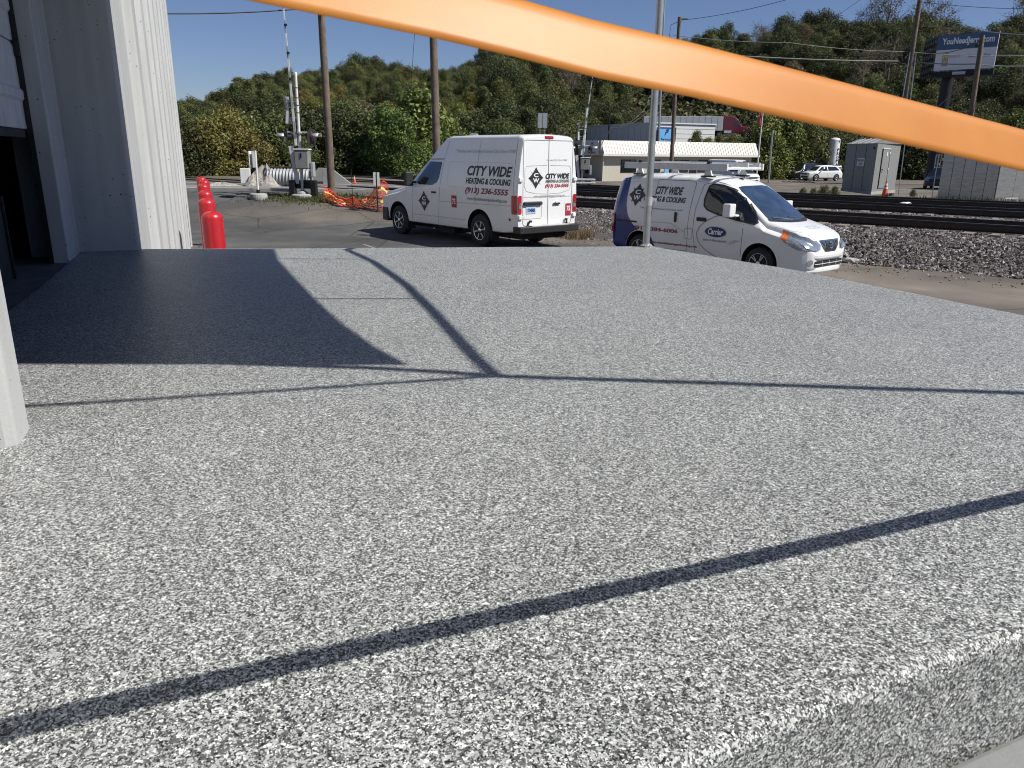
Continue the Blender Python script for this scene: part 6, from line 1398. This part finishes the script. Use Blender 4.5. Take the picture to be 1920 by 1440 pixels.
# skyline and slopes: rows of trees by bearing
rnT = random.Random(77)
def mixkey(xp, u):
    r = rnT.random()
    if xp < 520: tb = [('oak', .2), ('oak2', .12), ('ash', .16), ('elm', .16), ('slim', .22), ('yellow', .07), ('brown', .07)]
    elif xp < 900: tb = [('oak', .12), ('elm', .30), ('ash', .24), ('yellow', .20), ('slim', .06), ('oak2', .08)]
    elif xp < 1300: tb = [('oak', .34), ('oak2', .30), ('ash', .14), ('elm', .10), ('slim', .08), ('bare', .04)]
    else: tb = [('oak', .28), ('oak2', .24), ('ash', .14), ('elm', .10), ('brown', .12), ('bare', .07), ('slim', .05)]
    acc = 0
    for k_, w_ in tb:
        acc += w_
        if r < acc: return k_
    return 'oak'
cnt = {}
def zone(u): return 'on the hill skyline' if u > .9 else ('high on the wooded hillside' if u > .5 else 'at the foot of the wooded hill')
def hill_tree(xp, u, sc=None, key=None):
    a, _ = skyslope(xp, 200); R0, Rc, _sl = hillp(a); R = R0+(Rc-R0)*u
    key = key or mixkey(xp, u); z = float(HZ(a, R))
    if 1170 < xp < 1440 and R < 205: return
    sc = sc or rnT.uniform(.72, 1.05)*(1.0 if xp > 1000 else .86)*float(np.interp(u, [0, .5, 1], [.34, .54, .66] if xp < 930 else [.75, .9, 1.0]))
    lm_ = [(330, 'warehouse end'), (400, 'red bollards'), (470, 'sign post'), (555, 'crossing gate'), (622, 'dark pole'), (700, 'netting'), (765, 'van hood'), (817, 'paler pole'), (900, 'tall van'), (965, 'van rear corner'), (1015, 'road sign'), (1105, 'far signal'), (1160, 'small van tail'), (1215, 'steel post'), (1262, 'brown pole'), (1310, 'office fascia'), (1370, 'truck'), (1425, 'flag pole'), (1485, 'lot fence'), (1540, 'white SUV'), (1570, 'white tank'), (1640, 'signal shed'), (1715, 'conduit pole'), (1765, 'billboard column'), (1825, 'grey pole'), (1890, 'steel cabinet')]
    near = min(lm_, key=lambda l: abs(l[0]-xp))[1]
    zn = 'on the skyline' if u > .9 else ('high on the hill' if u > .6 else ('halfway up the hill' if u > .3 else 'low on the hill'))
    szw = 'small ' if sc < .62 else ('large ' if sc > .9 else '')
    lab = f"{szw}{LAB[key]} {zn} above the {near}"
    plant(key, R*math.sin(a), R*math.cos(a), z-.3, sc, lab, 'trees of the wooded hill', sx=sc*rnT.uniform(.95, 1.25))
for u, step_l, step_r in ((.97, 40, 900), (.88, 44, 900), (.79, 46, 900), (.69, 48, 900), (.58, 50, 900), (.47, 54, 900), (1.0, 26, 27), (.93, 34, 32), (.84, 32, 34), (.74, 36, 36), (.64, 36, 40), (.53, 40, 44), (.42, 44, 50), (.31, 48, 56), (.20, 54, 64), (.10, 60, 70), (.02, 66, 80)):
    x_ = 300+rnT.uniform(0, 20)
    while x_ < 2010:
        hill_tree(x_, min(1, u+rnT.uniform(-.035, .035)))
        x_ += (step_l*.60 if x_ < 930 else step_r)*rnT.uniform(.75, 1.25)
# named individuals that stand out on the skyline
for xp, key, sc in ((672, 'oak', .78), (705, 'oak2', .80), (745, 'oak', .64), (1455, 'oak', 1.1), (1500, 'oak2', 1.25), (1528, 'oak', 1.2), (1640, 'bare', 1.45), (1612, 'bare', 1.1), (1712, 'bare', 1.3), (1740, 'bare', 1.25), (1905, 'bare', 1.35), (1345, 'brown', 1.05), (905, 'slim', .8), (828, 'yellow', .62), (850, 'yellow', .58), (795, 'yellow', .58)):
    a, _ = skyslope(xp, 200); R0, Rc, _sl = hillp(a); z = float(HZ(a, Rc))
    plant(key, Rc*math.sin(a), Rc*math.cos(a), z-.4, sc, f"{LAB[key]} standing clear against the sky, in line with the {['netting','van hood','office','tank','billboard'][min(4,int((xp-600)/280))]}", 'trees standing out on the skyline')
# nearer belt along the railway, left
for xp, d, key, sc, lab in ((352, 47, 'bush_d', 1.0, 'dark bush against the end of the warehouse wall'), (385, 48, 'bush_y', 1.0, 'yellow green bush behind the red bollards'), (425, 50, 'bush_y', 1.12, 'large yellow leaved bush behind the white block'), (372, 54, 'elm', .36, 'mid green tree behind the red bollards'), (455, 50, 'bush_y', .95, 'small yellowing bush behind the spoil heap'), (478, 54, 'bush_d', 1.15, 'dark rounded bush behind the sign post'), (505, 53, 'bush', 1.25, 'mid green bush behind the culvert pipe'), (535, 55, 'bush', 1.3, 'mid green bush left of the crossing signal'), (572, 55, 'bush_d', 1.35, 'dark bush behind the crossing signal'), (600, 56, 'bush', 1.2, 'mid green bush beside the dark timber pole'), (640, 56, 'bush_d', 1.3, 'dark bush right of the dark timber pole'), (668, 54, 'bush', 1.2, 'mid green bush behind the pipe railing'), (700, 55, 'bush', 1.45, 'tall mid green bush behind the pipe railing'), (722, 52, 'sapling', .95, 'bright green young tree behind the pipe railing'), (755, 50, 'sapling', .85, 'bright green young tree beside the tall van'), (787, 58, 'catalpa', 1.0, 'bright large leaved tree against the paler timber pole'), (768, 62, 'bush_d', 1.2, 'dark bush behind the large leaved tree'), (735, 64, 'yellow', .5, 'yellowing tree behind the young green trees'), (690, 66, 'brown', .5, 'browning tree behind the pipe railing'), (650, 66, 'elm', .50, 'mid green tree right of the dark timber pole'), (610, 68, 'oak2', .45, 'dark tree left of the dark timber pole'), (560, 68, 'elm', .44, 'mid green tree behind the crossing gate'), (510, 70, 'oak', .45, 'dark rounded tree behind the sign post'), (440, 68, 'yellow', .45, 'golden tree behind the large yellow bush'), (400, 70, 'elm', .42, 'green tree behind the red bollards'), (360, 72, 'ash', .36, 'green tree beside the warehouse end'), (835, 66, 'bush', 1.5, 'bush right of the paler timber pole'), (850, 72, 'bush_y', 1.2, 'yellow bush above the tall van roof'), (890, 84, 'bush_d', 1.6, 'dark bush above the tall van roof'), (940, 88, 'bush', 1.6, 'green bush behind the road sign'), (1050, 92, 'bush_d', 1.7, 'dark bush between road sign and far signal'), (990, 92, 'slim', .62, 'slender tree left of the road sign'), (1085, 84, 'bush_y', 1.0, 'yellowing bush behind the far signal')):
    a, _ = skyslope(xp, 320); x_, y_ = d*math.tan(a), d; R_h = math.hypot(x_, y_); az_ = math.atan2(x_, y_); z = max(Gz(x_, y_), float(HZ(az_, R_h)) if R_h > hillp(az_)[0] else -9)
    plant(key, x_, y_, z-.15, sc, lab, None)
# right: behind the lot
for xp, d, key, sc, lab in ((1432, 92, 'sapling', 1.55, 'bright green tree right of the white flag pole'), (1470, 94, 'sapling', 1.6, 'bright green tree left of the dark lot fence cars'), (1500, 97, 'elm', .78, 'mid green tree behind the parked black SUV'), (1535, 98, 'elm', .70, 'mid green tree behind the parked white SUV'), (1420, 100, 'bush_d', 2.0, 'dark bush behind the flag pole'), (1455, 102, 'oak', .7, 'dark tree behind the bright green pair'), (1580, 100, 'bush_d', 2.0, 'dark bush behind the white tank'), (1610, 102, 'oak2', .75, 'dark tree behind the signal shed'), (1660, 100, 'bush', 2.0, 'green bush behind the signal shed roof'), (1705, 98, 'bush_d', 2.2, 'dark bush behind the blue banner'), (1740, 98, 'bush', 2.2, 'green bush behind the billboard column'), (1775, 104, 'oak', .75, 'dark tree right of the billboard column'), (1830, 104, 'elm', .8, 'mid green tree behind the grey pole'), (1880, 100, 'sapling', 1.8, 'bright green tree below the billboard'), (1915, 104, 'elm', .9, 'mid green tree at the foot of the wires'), (1300, 101, 'sapling', .62, 'leafy shrub against the white warehouse wall'), (1322, 101, 'bush_y', .62, 'yellowing shrub against the white warehouse wall'), (1345, 128, 'bush', .85, 'roadside bush below the truck cab'), (1368, 126, 'bush', .85, 'roadside bush below the truck hood'), (1392, 124, 'bush', .8, 'roadside bush right of the truck'), (1415, 118, 'bush_d', .9, 'dark roadside bush above the office roof end'), (1405, 108, 'bush', 1.6, 'green bush beyond the end of the office fascia')):
    a, _ = skyslope(xp, 320); x_, y_ = d*math.tan(a), d; R_h = math.hypot(x_, y_); az_ = math.atan2(x_, y_); z = max(ZL, float(HZ(az_, R_h)) if R_h > hillp(az_)[0] else -9)
    if 'roadside' in lab: z = pxd(xp, 283, d)[2]
    if 'warehouse wall' in lab: z = EZ+ZL+.2; x_, y_ = x_*.985, y_*.985
    plant(key, x_, y_, z-.15, sc, lab, None)
# undergrowth over the whole slope
nU = 110000; rg = np.random.default_rng(5)
az_ = np.radians(rg.uniform(-27, 38, nU)); R0, Rc, sl = hillp(az_); u = rg.random(nU)**.8; R = R0-2+(Rc-R0+4)*u; z = HZ(az_, R)+.3*rg.random(nU)+rg.random(nU)**2*1.3
C = np.stack([R*np.sin(az_), R*np.cos(az_), z], 1); Nn = rg.normal(size=(nU, 3))+np.array([0, -.5, .8])
um = leaf_mesh('undergrowth', C, Nn, np.clip(.0042*R, .2, .9), MT['leaf_under'], seed=6); uo = bpy.data.objects.new('undergrowth', um); COL.objects.link(uo); tag(uo, 'low leafy undergrowth covering the wooded hillside', 'undergrowth', kind='stuff')
# dry grass along the ballast toe and weeds by the shed
def blades(name, label, pts, h, m, seed=1, w=.012):
    rg = np.random.default_rng(seed); P = np.asarray(pts); n_ = len(P); hh = h*rg.uniform(.4, 1.2, n_); d = rg.normal(size=(n_, 2))*.35; ww = rg.normal(size=(n_, 2)); ww /= np.linalg.norm(ww, axis=1, keepdims=True)
    a = P.copy(); a[:, :2] -= ww*w; b = P.copy(); b[:, :2] += ww*w; c = P.copy(); c[:, :2] += d*hh[:, None]; c[:, 2] += hh
    V = np.stack([a, b, c], 1).reshape(-1, 3); F = np.arange(3*n_).reshape(-1, 3); me = bpy.data.meshes.new(name); me.from_pydata(V.tolist(), [], F.tolist()); me.materials.append(m)
    o = bpy.data.objects.new(name, me); COL.objects.link(o); return tag(o, label, 'grass', kind='stuff')
t = rg.uniform(5.5, 12.5, 5000); qq = rg.normal(2.75, .28, 5000); pts = np.stack([TP[0]+TD[0]*t+TN[0]*qq, TP[1]+TD[1]*t+TN[1]*qq, np.full(5000, .0)], 1)
blades('dry_grass', 'dry straw grass at the ballast toe between the two vans', pts, .28, MT['grass_dry'], 3)
t = rg.uniform(-34, 2, 9000); qq = rg.uniform(-19, -14.3, 9000); x_ = TP[0]+TD[0]*t+TN[0]*qq; y_ = TP[1]+TD[1]*t+TN[1]*qq
blades('verge_grass', 'rough green and straw verge beyond the far track', np.stack([x_, y_, G(x_, y_)], 1), .30, MT['leaf_under'], 4, .02)
n_ = 4500; x_ = rg.normal(-6.9, 1.1, n_); y_ = rg.normal(28.0, .45, n_)
blades('turf', 'thin green turf around the crossing signal footing', np.stack([x_, y_, G(x_, y_)], 1), .10, MT['leaf_mid'], 5)
for i, (xp, yp, sc) in enumerate(((1505, 366, .10), (1525, 365, .09), (1545, 368, .14), (1565, 364, .11), (1712, 366, .08))):
    b = px(xp, yp, .3); plant('bush', b[0], b[1], .28, sc*1.3, ['low weed behind the far track left of the shed', 'tiny weed behind the far track left of the shed', 'tallest weed behind the far track left of the shed', 'weed close to the shed wall', 'low weed right of the signal shed'][i])
b = px(1595, 493, 0); mb = MB(); mb.blob((b[0], b[1], .05), (.16, .10, .07), 3, 2); tag(mb.build('stone', MT['concrete']), 'pale flat stone on the dirt in front of the small van bumper', 'stone')
b = px(1697, 385, .62); mb = MB(); mb.blob((b[0], b[1], .66), (.20, .12, .08), 4, 2); tag(mb.build('stone', MT['white_paint']), 'white stone lying between the railway tracks', 'stone')
